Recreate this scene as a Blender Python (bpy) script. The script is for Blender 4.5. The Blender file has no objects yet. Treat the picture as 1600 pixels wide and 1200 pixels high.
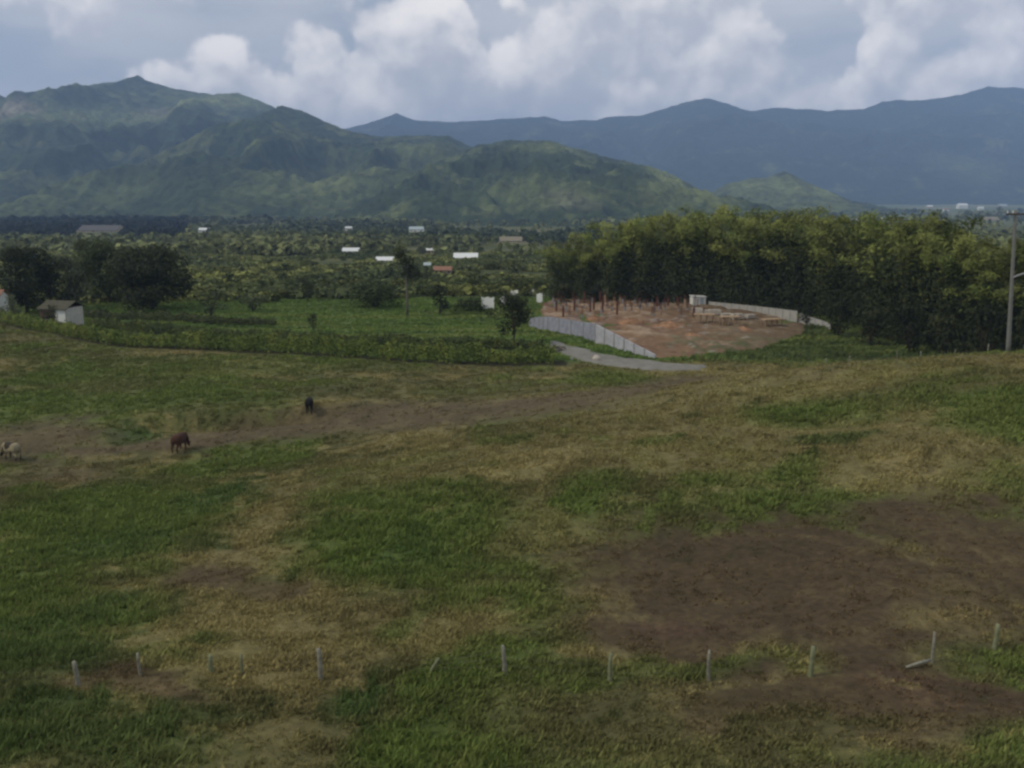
import bpy, math
import numpy as np
from mathutils import Vector

R = math.radians
scene = bpy.context.scene
COL = scene.collection

# ------------------------------------------------------------------ camera
FPX, CAMZ = 1537.0, 22.0
PITCH = math.atan(300.0 / FPX)                 # horizon 300 px above the middle
cam_d = bpy.data.cameras.new('camera')
cam_d.sensor_width = 36.0
cam_d.lens = 36.0 * FPX / 1600.0
cam_d.clip_start, cam_d.clip_end = 0.1, 60000.0
cam = bpy.data.objects.new('camera', cam_d)
cam.location = (0, 0, CAMZ)
cam.rotation_euler = (R(90) - PITCH, 0, 0)
COL.objects.link(cam)
scene.camera = cam

# ------------------------------------------------------------------ render
scene.view_settings.view_transform = 'Standard'
scene.view_settings.look = 'None'
scene.view_settings.gamma = 1.0
scene.view_settings.use_curve_mapping = False
scene.view_settings.exposure = 0.0
cy = scene.cycles
cy.max_bounces = 5
cy.diffuse_bounces = 2
cy.glossy_bounces = 1
cy.transmission_bounces = 2
cy.transparent_max_bounces = 4
cy.volume_bounces = 1
cy.use_denoising = True
try:
    cy.denoising_input_passes = 'RGB_ALBEDO_NORMAL'
except Exception:
    pass
cy.sample_clamp_indirect = 4.0
cy.pixel_filter_type = 'BLACKMAN_HARRIS'
cy.filter_width = 2.6

# ------------------------------------------------------------------ sun
SUN_EL, SUN_AZ = R(46), R(-105)                # azimuth from +Y clockwise: to the left, a little behind the camera
sun_d = bpy.data.lights.new('sun', 'SUN')
sun_d.energy = 1.7
sun_d.angle = R(10)
sun_d.color = (1.0, 0.91, 0.76)
sun = bpy.data.objects.new('sun', sun_d)
sd = Vector((math.sin(SUN_AZ) * math.cos(SUN_EL), math.cos(SUN_AZ) * math.cos(SUN_EL), math.sin(SUN_EL)))
sun.rotation_euler = sd.to_track_quat('Z', 'Y').to_euler()
sun.location = (0, -60, 120)
COL.objects.link(sun)


# ------------------------------------------------------------------ node helper
class NT:
    def __init__(self, tree):
        self.t = tree

    def n(self, typ, ins=None, **kw):
        nd = self.t.nodes.new(typ)
        for k, v in kw.items():
            setattr(nd, k, v)
        if ins:
            for k, v in ins.items():
                s = nd.inputs[k]
                if isinstance(v, bpy.types.NodeSocket):
                    self.t.links.new(v, s)
                else:
                    s.default_value = v
        return nd

    def m(self, op, a, b=None, c=None, clamp=False):
        nd = self.t.nodes.new('ShaderNodeMath')
        nd.operation = op
        nd.use_clamp = clamp
        for i, v in enumerate((a, b, c)):
            if v is None:
                continue
            if isinstance(v, bpy.types.NodeSocket):
                self.t.links.new(v, nd.inputs[i])
            else:
                nd.inputs[i].default_value = v
        return nd.outputs[0]

    def ss(self, v, a, b, lo=0.0, hi=1.0):
        nd = self.n('ShaderNodeMapRange', {'Value': v, 'From Min': a, 'From Max': b, 'To Min': lo, 'To Max': hi},
                    interpolation_type='SMOOTHSTEP')
        return nd.outputs['Result']

    def mix(self, f, a, b):
        nd = self.t.nodes.new('ShaderNodeMix')
        nd.data_type = 'RGBA'
        for i, v in ((0, f), (6, a), (7, b)):
            if isinstance(v, bpy.types.NodeSocket):
                self.t.links.new(v, nd.inputs[i])
            else:
                nd.inputs[i].default_value = v
        return nd.outputs[2]


# ------------------------------------------------------------------ world: broken cloud
# cumulus heads: azimuth / elevation (degrees), half width, half height (degrees), weight
def sky_dir(px, py):
    a, b = (px - 800) / FPX, (600 - py) / FPX
    c, s = math.cos(PITCH), math.sin(PITCH)
    d = Vector((a, c + b * s, -s + b * c)).normalized()
    return math.atan2(d.x, d.y), math.asin(d.z)


HEADS = [
    # the great white tower and its shoulders
    (650, 75, 100, 85, 1.9), (600, 130, 110, 60, 1.5), (730, 115, 90, 60, 1.4), (790, 90, 60, 45, 1.2), (640, 25, 40, 30, 1.3),
    # left: paler heads over the ridge
    (345, 90, 60, 50, 1.1), (270, 125, 90, 40, 0.9), (490, 80, 62, 60, 0.9), (430, 140, 110, 45, 0.8),
    # middle and right of the tower
    (870, 60, 80, 60, 1.2), (880, 140, 160, 50, 1.0), (1010, 60, 90, 50, 0.9), (1170, 55, 80, 60, 1.2), (1090, 110, 140, 60, 0.9),
    (1395, 75, 50, 42, 1.4), (1450, 120, 100, 50, 1.3), (1340, 140, 90, 35, 1.1), (1560, 60, 90, 70, 1.1), (1240, 140, 160, 45, 0.9),
    (640, 165, 300, 50, 1.1), (1020, 150, 320, 50, 1.1), (1420, 160, 260, 45, 1.1),
    # overhead, outside the picture
    (120, -90, 220, 60, 0.6), (1000, -120, 260, 90, 0.9), (1500, -150, 200, 90, 1.0), (500, -170, 180, 70, 0.9),
]
world = bpy.data.worlds.new('World')
scene.world = world
world.use_nodes = True
world.node_tree.nodes.clear()

grp = bpy.data.node_groups.new('cloud_field', 'ShaderNodeTree')
grp.interface.new_socket('Dir', in_out='INPUT', socket_type='NodeSocketVector')
grp.interface.new_socket('Off', in_out='INPUT', socket_type='NodeSocketVector')
grp.interface.new_socket('Val', in_out='OUTPUT', socket_type='NodeSocketFloat')
g = NT(grp)
gi = g.n('NodeGroupInput')
go = g.n('NodeGroupOutput')
dv = g.n('ShaderNodeVectorMath', {0: gi.outputs['Dir'], 1: gi.outputs['Off']}, operation='ADD').outputs[0]
warp = g.n('ShaderNodeTexNoise', {'Vector': dv, 'Scale': 13.0, 'Detail': 4.0, 'Roughness': 0.6})
wv = g.n('ShaderNodeVectorMath', {0: warp.outputs['Color'], 1: (0.5, 0.5, 0.5)}, operation='SUBTRACT').outputs[0]
wv = g.n('ShaderNodeVectorMath', {0: wv, 'Scale': 0.045}, operation='SCALE').outputs[0]
dw = g.n('ShaderNodeVectorMath', {0: dv, 1: wv}, operation='ADD').outputs[0]
sx = g.n('ShaderNodeSeparateXYZ', {0: dw})
az = g.m('ARCTAN2', sx.outputs[0], sx.outputs[1])
el = g.m('ARCSINE', g.m('MINIMUM', g.m('MAXIMUM', sx.outputs[2], -1.0), 1.0))
acc = None
for (px, py, rx, ry, w) in HEADS:
    a0, e0 = sky_dir(px, py)
    da = g.m('MULTIPLY', g.m('SUBTRACT', az, a0), FPX / rx)
    de = g.m('MULTIPLY', g.m('SUBTRACT', el, e0), FPX / ry)
    de = g.m('MAXIMUM', de, g.m('MULTIPLY', de, 0.4))
    q = g.m('ADD', g.m('MULTIPLY', da, da), g.m('MULTIPLY', de, de))
    v = g.m('MULTIPLY', g.m('SUBTRACT', 1.0, q), w)
    acc = v if acc is None else g.m('SMOOTH_MAX', acc, v, 0.3)
mp = g.n('ShaderNodeMapping', {'Vector': dv, 'Scale': (1.0, 1.0, 1.4)}).outputs[0]
fb = g.n('ShaderNodeTexNoise', {'Vector': mp, 'Scale': 7.0, 'Detail': 10.0, 'Roughness': 0.55}).outputs['Fac']
acc = g.m('MAXIMUM', acc, -0.35)
vo = g.n('ShaderNodeTexVoronoi', {'Vector': dw, 'Scale': 24.0, 'Smoothness': 0.55, 'Detail': 2.0, 'Roughness': 0.5}, feature='SMOOTH_F1').outputs['Distance']
val = g.m('ADD', g.m('MULTIPLY', acc, 0.8), g.m('MULTIPLY', g.m('SUBTRACT', fb, 0.5), 1.5))
val = g.m('SUBTRACT', val, g.m('MULTIPLY', vo, 0.75))
val = g.m('ADD', val, 0.42)
grp.links.new(val, go.inputs['Val'])

w = NT(world.node_tree)
tc = w.n('ShaderNodeTexCoord').outputs['Generated']
skyt = w.n('ShaderNodeTexSky', sky_type='NISHITA')
skyt.sun_disc = False
skyt.sun_elevation = SUN_EL
skyt.sun_rotation = SUN_AZ
skyt.altitude = 1200
f0 = w.n('ShaderNodeGroup'); f0.node_tree = grp
world.node_tree.links.new(tc, f0.inputs['Dir'])
f0.inputs['Off'].default_value = (0, 0, 0)
f1 = w.n('ShaderNodeGroup'); f1.node_tree = grp
world.node_tree.links.new(tc, f1.inputs['Dir'])
f1.inputs['Off'].default_value = (-0.006, 0.0, 0.016)
f2 = w.n('ShaderNodeGroup'); f2.node_tree = grp
world.node_tree.links.new(tc, f2.inputs['Dir'])
f2.inputs['Off'].default_value = (-0.015, 0.0, 0.045)
dens = w.ss(f0.outputs[0], -0.06, 0.32)
l1 = w.m('MULTIPLY', w.m('SUBTRACT', f0.outputs[0], f1.outputs[0]), 0.5)
l2 = w.m('MULTIPLY', w.m('SUBTRACT', f0.outputs[0], f2.outputs[0]), 0.28)
mp = w.n('ShaderNodeMapping', {'Vector': tc, 'Scale': (1.0, 1.0, 1.8)}).outputs[0]
big = w.n('ShaderNodeTexNoise', {'Vector': mp, 'Scale': 8.0, 'Detail': 6.0, 'Roughness': 0.6}).outputs['Fac']
lit = w.m('ADD', w.m('ADD', l1, l2), w.m('MULTIPLY', w.m('SUBTRACT', big, 0.5), 0.9))
lit = w.m('ADD', lit, 0.33)
lit = w.ss(lit, 0.0, 1.1)
# broad veil of cloud behind the heads
mp = w.n('ShaderNodeMapping', {'Vector': tc, 'Scale': (1.0, 1.0, 3.2)}).outputs[0]
veil = w.n('ShaderNodeTexNoise', {'Vector': mp, 'Scale': 4.2, 'Detail': 7.0, 'Roughness': 0.5}).outputs['Fac']
veil = w.ss(veil, 0.30, 0.68)
grey = w.mix(veil, (5.5, 5.9, 6.7, 1), (7.3, 7.6, 8.1, 1))
blue = w.mix(0.72, skyt.outputs['Color'], grey)
back = w.mix(w.ss(veil, 0.0, 0.5), blue, grey)
head = w.mix(lit, (6.7, 6.9, 7.5, 1), (13.6, 12.9, 12.3, 1))
skyc = w.mix(w.m('MULTIPLY', dens, 0.95), back, head)
bg = w.n('ShaderNodeBackground', {'Color': skyc, 'Strength': 0.085})
wo = w.n('ShaderNodeOutputWorld', {'Surface': bg.outputs[0]})
try:
    world.cycles.sampling_method = 'MANUAL'
    world.cycles.sample_map_resolution = 512
except Exception:
    pass


# ------------------------------------------------------------------ tags and meshes
def tag(o, label=None, cat=None, group=None, kind=None):
    if label: o['label'] = label
    if cat: o['category'] = cat
    if group: o['group'] = group
    if kind: o['kind'] = kind
    return o


def link(o, parent=None):
    COL.objects.link(o)
    if parent is not None:
        o.parent = parent
    return o


def empty(name, loc, rz=0.0, s=1.0):
    o = bpy.data.objects.new(name, None)
    o.empty_display_size = 0.3
    o.location = loc
    o.rotation_euler = (0, 0, rz)
    o.scale = (s, s, s)
    return link(o)


def nm(name, V, Fs, mat, parent=None, col=None, smooth=False, loc=None):
    """V (n,3); Fs an array (m,k) or a list of such arrays; col (n,3)"""
    V = np.asarray(V, dtype=np.float32)
    if not isinstance(Fs, list):
        Fs = [Fs]
    Fs = [np.asarray(f, dtype=np.int32) for f in Fs if len(f)]
    me = bpy.data.meshes.new(name)
    me.vertices.add(len(V))
    me.vertices.foreach_set('co', V.ravel())
    lv = np.concatenate([f.ravel() for f in Fs])
    tot = np.concatenate([np.full(len(f), f.shape[1], dtype=np.int32) for f in Fs])
    st = np.concatenate([[0], np.cumsum(tot)[:-1]]).astype(np.int32)
    me.loops.add(len(lv))
    me.loops.foreach_set('vertex_index', lv)
    me.polygons.add(len(tot))
    me.polygons.foreach_set('loop_start', st)
    me.polygons.foreach_set('loop_total', tot)
    me.polygons.foreach_set('use_smooth', np.full(len(tot), smooth))
    me.update(calc_edges=True)
    if col is not None:
        ca = me.color_attributes.new('col', 'FLOAT_COLOR', 'POINT')
        c4 = np.ones((len(V), 4), dtype=np.float32)
        c4[:, :3] = col
        ca.data.foreach_set('color', c4.ravel())
    me.materials.append(mat)
    o = bpy.data.objects.new(name, me)
    if loc is not None:
        o.location = loc
    return link(o, parent)


class MB:
    """collects boxes, tubes and prisms for one part"""
    def __init__(self):
        self.V, self.F, self.n = [], [], 0

    def add(self, V, F):
        V = np.asarray(V, float)
        for f in (F if isinstance(F, list) else [F]):
            self.F.append(np.asarray(f, int) + self.n)
        self.V.append(V)
        self.n += len(V)
        return self

    def box(self, c, s, rz=0.0, tilt=0.0):
        x, y, z = [k / 2.0 for k in s]
        V = np.array([[i, j, k] for i in (-x, x) for j in (-y, y) for k in (-z, z)])
        if tilt:
            ct, st_ = math.cos(tilt), math.sin(tilt)
            V = V @ np.array([[ct, 0, -st_], [0, 1, 0], [st_, 0, ct]])
        cz, sz = math.cos(rz), math.sin(rz)
        V = V @ np.array([[cz, sz, 0], [-sz, cz, 0], [0, 0, 1]]) + np.array(c)
        F = [[0, 1, 3, 2], [4, 6, 7, 5], [0, 4, 5, 1], [2, 3, 7, 6], [0, 2, 6, 4], [1, 5, 7, 3]]
        return self.add(V, np.array(F))

    def tube(self, P, r, n=6, caps=True):
        P = np.asarray(P, float)
        r = np.broadcast_to(np.asarray(r, float), (len(P),))
        T = np.gradient(P, axis=0)
        T /= np.linalg.norm(T, axis=1)[:, None] + 1e-9
        ref = np.array([0.0, 0, 1]) if abs(T[:, 2].mean()) < 0.8 else np.array([1.0, 0, 0])
        A = np.cross(T, ref); A /= np.linalg.norm(A, axis=1)[:, None] + 1e-9
        B = np.cross(T, A)
        th = np.arange(n) * 2 * math.pi / n
        V = (P[:, None, :] + r[:, None, None] * (np.cos(th)[None, :, None] * A[:, None, :] + np.sin(th)[None, :, None] * B[:, None, :])).reshape(-1, 3)
        k = len(P)
        i = np.arange(k - 1)[:, None] * n + np.arange(n)[None, :]
        j = np.arange(k - 1)[:, None] * n + (np.arange(n)[None, :] + 1) % n
        F = [np.stack([i, j, j + n, i + n], -1).reshape(-1, 4)]
        if caps:
            F.append(np.arange(n)[None, ::-1])
            F.append((np.arange(n) + (k - 1) * n)[None, :])
        return self.add(V, F)

    def prism(self, prof, x0, x1):
        """prof: (y,z) outline extruded along x"""
        k = len(prof)
        V = [[x0, p[0], p[1]] for p in prof] + [[x1, p[0], p[1]] for p in prof]
        F4 = [[i, (i + 1) % k, (i + 1) % k + k, i + k] for i in range(k)]
        return self.add(V, [np.array(F4), np.arange(k)[None, ::-1], (np.arange(k) + k)[None, :]])

    def build(self, name, mat, parent=None, smooth=False):
        by = {}
        for f in self.F:
            by.setdefault(f.shape[1], []).append(f)
        return nm(name, np.concatenate(self.V), [np.concatenate(v) for v in by.values()], mat, parent, smooth=smooth)


def copy_tree(o, parent=None):
    c = o.copy()
    COL.objects.link(c)
    if parent is not None:
        c.parent = parent
    for ch in list(o.children):
        copy_tree(ch, c)
    return c


# ------------------------------------------------------------------ noise
def hsh(ix, iy, seed):
    n = (ix.astype(np.int64) * 374761393 + iy.astype(np.int64) * 668265263 + seed * 974634777) & 0xffffffff
    n = ((n ^ (n >> 13)) * 1274126177) & 0xffffffff
    n = ((n ^ (n >> 16)) * 2246822519) & 0xffffffff
    return ((n ^ (n >> 15)) & 0xffffff) / float(0xffffff)


def vn(x, y, seed=0):
    x = np.asarray(x, float); y = np.asarray(y, float)
    ix, iy = np.floor(x), np.floor(y)
    fx, fy = x - ix, y - iy
    fx = fx * fx * fx * (fx * (fx * 6 - 15) + 10); fy = fy * fy * fy * (fy * (fy * 6 - 15) + 10)
    a, b = hsh(ix, iy, seed), hsh(ix + 1, iy, seed)
    c, d = hsh(ix, iy + 1, seed), hsh(ix + 1, iy + 1, seed)
    return ((a * (1 - fx) + b * fx) * (1 - fy) + (c * (1 - fx) + d * fx) * fy) * 2 - 1


def fbm(x, y, seed=0, oct=4, gain=0.5):
    s = 0; amp = 1.0; tot = 0
    for o in range(oct):
        s = s + amp * vn(x * 2 ** o + 17.3 * o, y * 2 ** o - 9.1 * o, seed + o)
        tot += amp; amp *= gain
    return s / tot * 1.5


def ridged(x, y, seed=0, oct=4):
    s = 0; amp = 1.0; tot = 0
    for o in range(oct):
        s = s + amp * (1 - np.abs(vn(x * 2 ** o + 5.1 * o, y * 2 ** o + 3.7 * o, seed + o)) * 2)
        tot += amp; amp *= 0.5
    return s / tot


def sst(v, a, b):
    t = np.clip((v - a) / (b - a), 0, 1)
    return t * t * (3 - 2 * t)


# ------------------------------------------------------------------ land form
def H(x, y):
    x = np.asarray(x, float); y = np.asarray(y, float)
    yy = np.maximum(y, 0)
    z = 12 * np.exp(-yy / 24.0)
    sy = np.where(y < 80, 27.0, 19.0)
    z = z + 8.25 * sst(x, -22, 46) * np.exp(-((y - 80) / sy) ** 2)
    z = z + 1.3 * np.exp(-((x + 6) / 14.0) ** 2 - ((y - 66) / 13.0) ** 2)
    z = z - 1.1 * np.exp(-((x + 30) / 16.0) ** 2 - ((y - 74) / 16.0) ** 2)
    # shallow gully on the left, bank facing the camera
    gx = x + 27; gy = y - (93 + 0.18 * (x + 27))
    z = z - 0.8 * np.exp(-(gy / 1.6) ** 2) * sst(-np.abs(gx), -11, -6)
    z = z + 0.7 * sst(gy, 0.5, 3.5) * (1 - sst(gy, 8, 22)) * sst(-np.abs(gx), -18, -6)
    z = z + np.interp(y, [0, 120, 150, 200, 250, 400, 600, 1000, 2000, 4000, 12000],
                      [0, 0, 0.4, 0.3, -2, -7, -12, -20, -32, -36, -36])
    near = 1 - sst(y, 180, 320)
    z = z + near * (0.45 * fbm(x / 24, y / 24, 3, 2) + 0.10 * fbm(x / 4.5, y / 4.5, 5, 2))
    far = sst(y, 260, 500) * (1 - sst(y, 6000, 8000))
    z = z + far * 1.2 * fbm(x / 160, y / 160, 9, 3)
    return z


def at(px, py, Y):
    a, b = (px - 800) / FPX, (600 - py) / FPX
    c, s = math.cos(PITCH), math.sin(PITCH)
    k = Y / (c + b * s)
    return np.array([a * k, Y, CAMZ + (-s + b * c) * k])


_YS = np.concatenate([np.arange(18, 260, 0.4), np.geomspace(260, 7000, 600)])


def G(px, py, ymin=18):
    """the point of the ground seen at a place of the picture"""
    a, b = (px - 800) / FPX, (600 - py) / FPX
    c, s = math.cos(PITCH), math.sin(PITCH)
    Y = _YS[_YS >= ymin]
    k = Y / (c + b * s)
    d = CAMZ + (-s + b * c) * k - H(a * k, Y)
    i = int(np.argmax(d <= 0))
    if d[i] > 0:
        i = len(Y) - 1
    if i == 0:
        y = Y[0]
    else:
        t = d[i - 1] / (d[i - 1] - d[i] + 1e-9)
        y = Y[i - 1] + np.clip(t, 0, 1) * (Y[i] - Y[i - 1])
    p = at(px, py, y)
    p[2] = float(H(p[0], p[1]))
    return p


def on(x, y, dz=0.0):
    return (float(x), float(y), float(H(x, y)) + dz)


def gpx(px, Y):
    """ground point at depth Y in column px"""
    x = (px - 800) / FPX * (Y * math.cos(PITCH) + 4)
    for _ in range(3):
        z = float(H(x, Y))
        dep = Y * math.cos(PITCH) - (z - CAMZ) * math.sin(PITCH)
        x = (px - 800) / FPX * dep
    return np.array([x, Y, z])


def m_per_px(p):
    return (p[1] * math.cos(PITCH) - (p[2] - CAMZ) * math.sin(PITCH)) / FPX


def ztop(px, py, Y):
    return at(px, py, Y)[2]


# ------------------------------------------------------------------ ground colour
GREEN = np.array([0.076, 0.104, 0.024]); DKGREEN = np.array([0.050, 0.077, 0.021])
DRY = np.array([0.165, 0.138, 0.058]); SOIL = np.array([0.074, 0.053, 0.029])
RED = np.array([0.085, 0.052, 0.034]); OLIVE = np.array([0.092, 0.088, 0.034])
BRIGHT = np.array([0.085, 0.130, 0.028]); TRACK = np.array([0.100, 0.076, 0.044])

PATCHES = [  # px, py, rx, ry, colour, strength, tilt
    (1150, 640, 420, 90, DRY, .55, 0), (1450, 700, 200, 110, DRY, .5, 0), (1300, 590, 380, 22, DRY, .6, 0), (1130, 700, 260, 60, DRY, .65, 0), (1420, 750, 130, 45, DRY, .8, 0),
    (720, 730, 260, 50, DRY, .55, 0), (430, 800, 70, 60, DRY, .6, 0), (460, 960, 190, 60, DRY, .75, 0),
    (750, 985, 140, 45, DRY, .85, 0), (250, 930, 100, 50, DRY, .6, 0), (880, 830, 90, 80, DRY, .6, 0),
    (700, 610, 330, 22, OLIVE, .7, 0), (230, 590, 120, 40, OLIVE, .7, 0), (440, 1140, 160, 40, OLIVE, .6, 0),
    (120, 640, 200, 34, GREEN, .9, 0), (380, 620, 90, 16, GREEN, .7, 0), (300, 575, 320, 22, GREEN, .6, 0),
    (210, 675, 80, 20, DKGREEN, .9, 0), (140, 820, 230, 85, GREEN, .95, 0), (330, 770, 70, 22, DKGREEN, .9, 0),
    (210, 850, 120, 30, DKGREEN, .6, 0), (610, 825, 190, 75, GREEN, 1, 0), (680, 835, 80, 40, DKGREEN, .6, 0),
    (90, 1000, 160, 75, DKGREEN, .8, 0), (100, 1140, 260, 60, DKGREEN, .85, 0), (60, 900, 120, 25, GREEN, .7, 0),
    (545, 1070, 75, 45, DKGREEN, 1, 0), (680, 1150, 140, 45, GREEN, .9, 0), (860, 940, 40, 100, GREEN, .6, 0),
    (1280, 640, 110, 26, GREEN, .9, 0), (1300, 688, 70, 20, DKGREEN, .8, 0), (1540, 645, 120, 50, GREEN, .9, 0),
    (1255, 745, 70, 20, GREEN, .8, 0), (940, 765, 60, 22, GREEN, .7, 0), (1160, 780, 110, 22, GREEN, .5, 0),
    (1020, 690, 50, 14, GREEN, .6, 0), (780, 690, 50, 12, GREEN, .6, 0), (960, 590, 90, 14, GREEN, .8, 0),
    (1230, 548, 100, 22, BRIGHT, .9, 0), (1560, 1000, 90, 30, GREEN, .7, 0), (1180, 1052, 220, 14, GREEN, .5, 0),
    (1580, 1150, 40, 25, DKGREEN, .9, 0), (1450, 590, 150, 10, OLIVE, .5, 0),
    (1140, 905, 280, 125, SOIL, 1, 0), (1330, 960, 280, 90, SOIL, 1, 0), (1550, 840, 150, 110, SOIL, 1, 0), (1330, 890, 200, 70, SOIL, .8, 0),
    (1000, 985, 150, 60, SOIL, .95, 0), (1430, 830, 100, 45, SOIL, .6, 0), (1200, 850, 130, 60, SOIL, .7, 0),
    (1440, 1070, 200, 50, RED, .85, 0), (1230, 1110, 220, 50, SOIL, .6, 0), (1480, 1140, 160, 50, SOIL, .5, 0),
    (1280, 1120, 480, 80, SOIL, .7, 0), (950, 1120, 160, 60, OLIVE, .8, 0), (1150, 1170, 300, 40, OLIVE, .7, 0), (330, 890, 55, 48, SOIL, .9, 0),
    (390, 925, 65, 26, SOIL, .7, 0), (200, 1075, 130, 24, RED, .6, 0), (1420, 935, 75, 45, DRY, .55, 0),
    (30, 690, 130, 40, TRACK, .85, 0), (60, 740, 110, 26, TRACK, .6, 0), (1000, 960, 60, 20, RED, .5, 0),
    (1000, 1060, 150, 12, GREEN, .5, 0),
]
WP = []
for (px, py, rx, ry, c, s, t) in PATCHES:
    p = G(px, py)
    q0, q1 = G(px, py + ry), G(px, py - ry * 0.9)
    WP.append((p[0], (q0[1] + q1[1]) / 2, rx * m_per_px(p), max((q1[1] - q0[1]) / 2, 1.0), c, s))
TR = [(G(a, b), w_) for a, b, w_ in ((120, 706, 1.5), (210, 700, 1.8), (290, 690, 4.0), (400, 672, 5.5), (500, 661, 6.5), (600, 652, 7.5),
                                     (700, 645, 8.5), (800, 635, 9.0), (900, 622, 8.5), (1000, 607, 7.0), (1080, 594, 5.0))]


HEDGE = np.array([G(a, b)[:2] for a, b in ((-60, 486), (0, 500), (60, 516), (120, 527), (180, 538), (260, 542), (340, 545), (480, 552), (600, 560), (700, 566), (868, 566), (1000, 566))])
HEDGE2 = np.array([G(a, b)[:2] for a, b in ((140, 512), (240, 520), (340, 530), (480, 536), (620, 540), (760, 544), (850, 546))])


def seg_dist(x, y, P, W):
    d = np.full(np.shape(x), 1e9)
    for i in range(len(P) - 1):
        ax, ay, bx, by = P[i][0], P[i][1], P[i + 1][0], P[i + 1][1]
        vx, vy = bx - ax, by - ay
        t = np.clip(((x - ax) * vx + (y - ay) * vy) / (vx * vx + vy * vy), 0, 1)
        dd = np.hypot(x - ax - t * vx, y - ay - t * vy) / (W[i] * (1 - t) + W[i + 1] * t)
        d = np.minimum(d, dd)
    return d


def lerp(c, k, w_):
    return c + (k - c) * w_[..., None]


def ground_col(x, y):
    """colour, and bare (1 = no grass)"""
    x = np.asarray(x, float); y = np.asarray(y, float)
    n1 = fbm(x / 11, y / 11, 21, 4, .6)
    n2 = fbm(x / 2.6 + 3 * n1, y / 3.4, 31, 4, .65)
    n3 = fbm(x / 0.55, y / 0.8, 41, 3, .7)
    c = np.ones(np.shape(x) + (3,)) * OLIVE
    c = lerp(c, GREEN, sst(n1 + .5 * n2, -.1, .6) * .8)
    c = lerp(c, DRY, sst(-n1 + .8 * n2, -.1, .7) * .8)
    bare = np.zeros(np.shape(x))
    wx, wy = x + 2.2 * n1 + .7 * n2, y + 3.0 * fbm(x / 9, y / 9, 55, 3, .6) + .8 * n2
    for (cx, cyy, rx, ry, k, s) in WP:
        d = np.hypot((wx - cx) / rx, (wy - cyy) / ry)
        w_ = s * .95 * (1 - sst(d + .25 * n2 + .1 * n3 + .15 * n1, .5, 1.25))
        c = lerp(c, k, w_)
        b = 1.0 if (k is SOIL or k is RED or k is TRACK) else 0.0
        bare = bare + (b - bare) * w_
    d = seg_dist(x + .8 * n1, y + 1.2 * n1 + .4 * n2, [p for p, _ in TR], [w_ for _, w_ in TR])
    w_ = .85 * (1 - sst(d + .22 * n2, .35, 1.25))
    c = lerp(c, TRACK, w_); bare = bare + (1 - bare) * w_ * .85
    # tussocky mottling and streaks
    c = c * (1 + .20 * n2 + .16 * n3)[..., None]
    c = lerp(c, DRY * 1.15, sst(n3 * .7 + n2 * .7, .45, 1.1) * .35 * (1 - bare * .6))
    c = lerp(c, DKGREEN * .9, sst(-n3 * .7 - n2 * .7, .40, 1.1) * .40 * (1 - bare * .6))
    # the fields beyond the pasture
    hb_ = np.interp(x, HEDGE[:, 0], HEDGE[:, 1])
    fl = sst(y, hb_ - 1.5, hb_ + 2.5)
    k = np.ones(np.shape(x) + (3,)) * np.array([.080, .118, .030])
    k = k * (1 + .14 * n1 + .12 * n2)[..., None]
    sc = sst(y, 196, 225)
    n5 = fbm(x / 60, y / 60, 61, 4, .55)
    scr = lerp(np.ones(np.shape(x) + (3,)) * np.array([.105, .110, .034]), np.array([.060, .072, .026]), sst(n5, -.3, .5))
    scr = lerp(scr, np.array([.16, .15, .08]), sst(fbm(x / 120, y / 90, 66, 3), .25, .8) * sst(y, 400, 700))
    k = lerp(k, scr, sc)
    n6 = fbm(x / 260, y / 420, 69, 4, .6)
    plain = lerp(np.ones(np.shape(x) + (3,)) * np.array([.10, .125, .06]), np.array([.21, .20, .13]), sst(n6, -.1, .7))
    k = lerp(k, plain, sst(y, 1200, 2000) * sst(x / np.maximum(y, 1), .12, .2))
    weed = sst(y, 118, 126) * (1 - sst(y, 160, 170)) * sst(x, 22, 34)
    k = lerp(k, np.array([.075, .095, .028]), weed)
    k = lerp(k, np.array([.042, .055, .022]), sst(n2 + n1, .0, .7) * weed * .8)
    st = fbm(x / 45, y / 2.6, 77, 3, .6) * sst(y, hb_ + 2, hb_ + 6) * (1 - sst(y, 188, 200))
    k = lerp(k, np.array([.120, .140, .040]), sst(st, .1, .7) * .8)
    k = lerp(k, np.array([.040, .058, .018]), sst(-st, .15, .7) * .7)
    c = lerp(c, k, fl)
    hedge_shade = (1 - sst(np.abs(y - hb_ + .4) + .5 * n2, .9, 2.0)) * (x < 7)  # shade at the hedge foot, painted into the ground as a dark strip
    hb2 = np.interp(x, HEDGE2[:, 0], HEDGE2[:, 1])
    hedge_shade = np.maximum(hedge_shade, (1 - sst(np.abs(y - hb2) + .5 * n2, .8, 1.8)) * (x < 5) * (x > HEDGE2[0, 0]))
    c = lerp(c, np.array([.030, .028, .014]), hedge_shade); bare = np.maximum(bare, hedge_shade)
    return np.clip(c, .008, .5), bare


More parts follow.
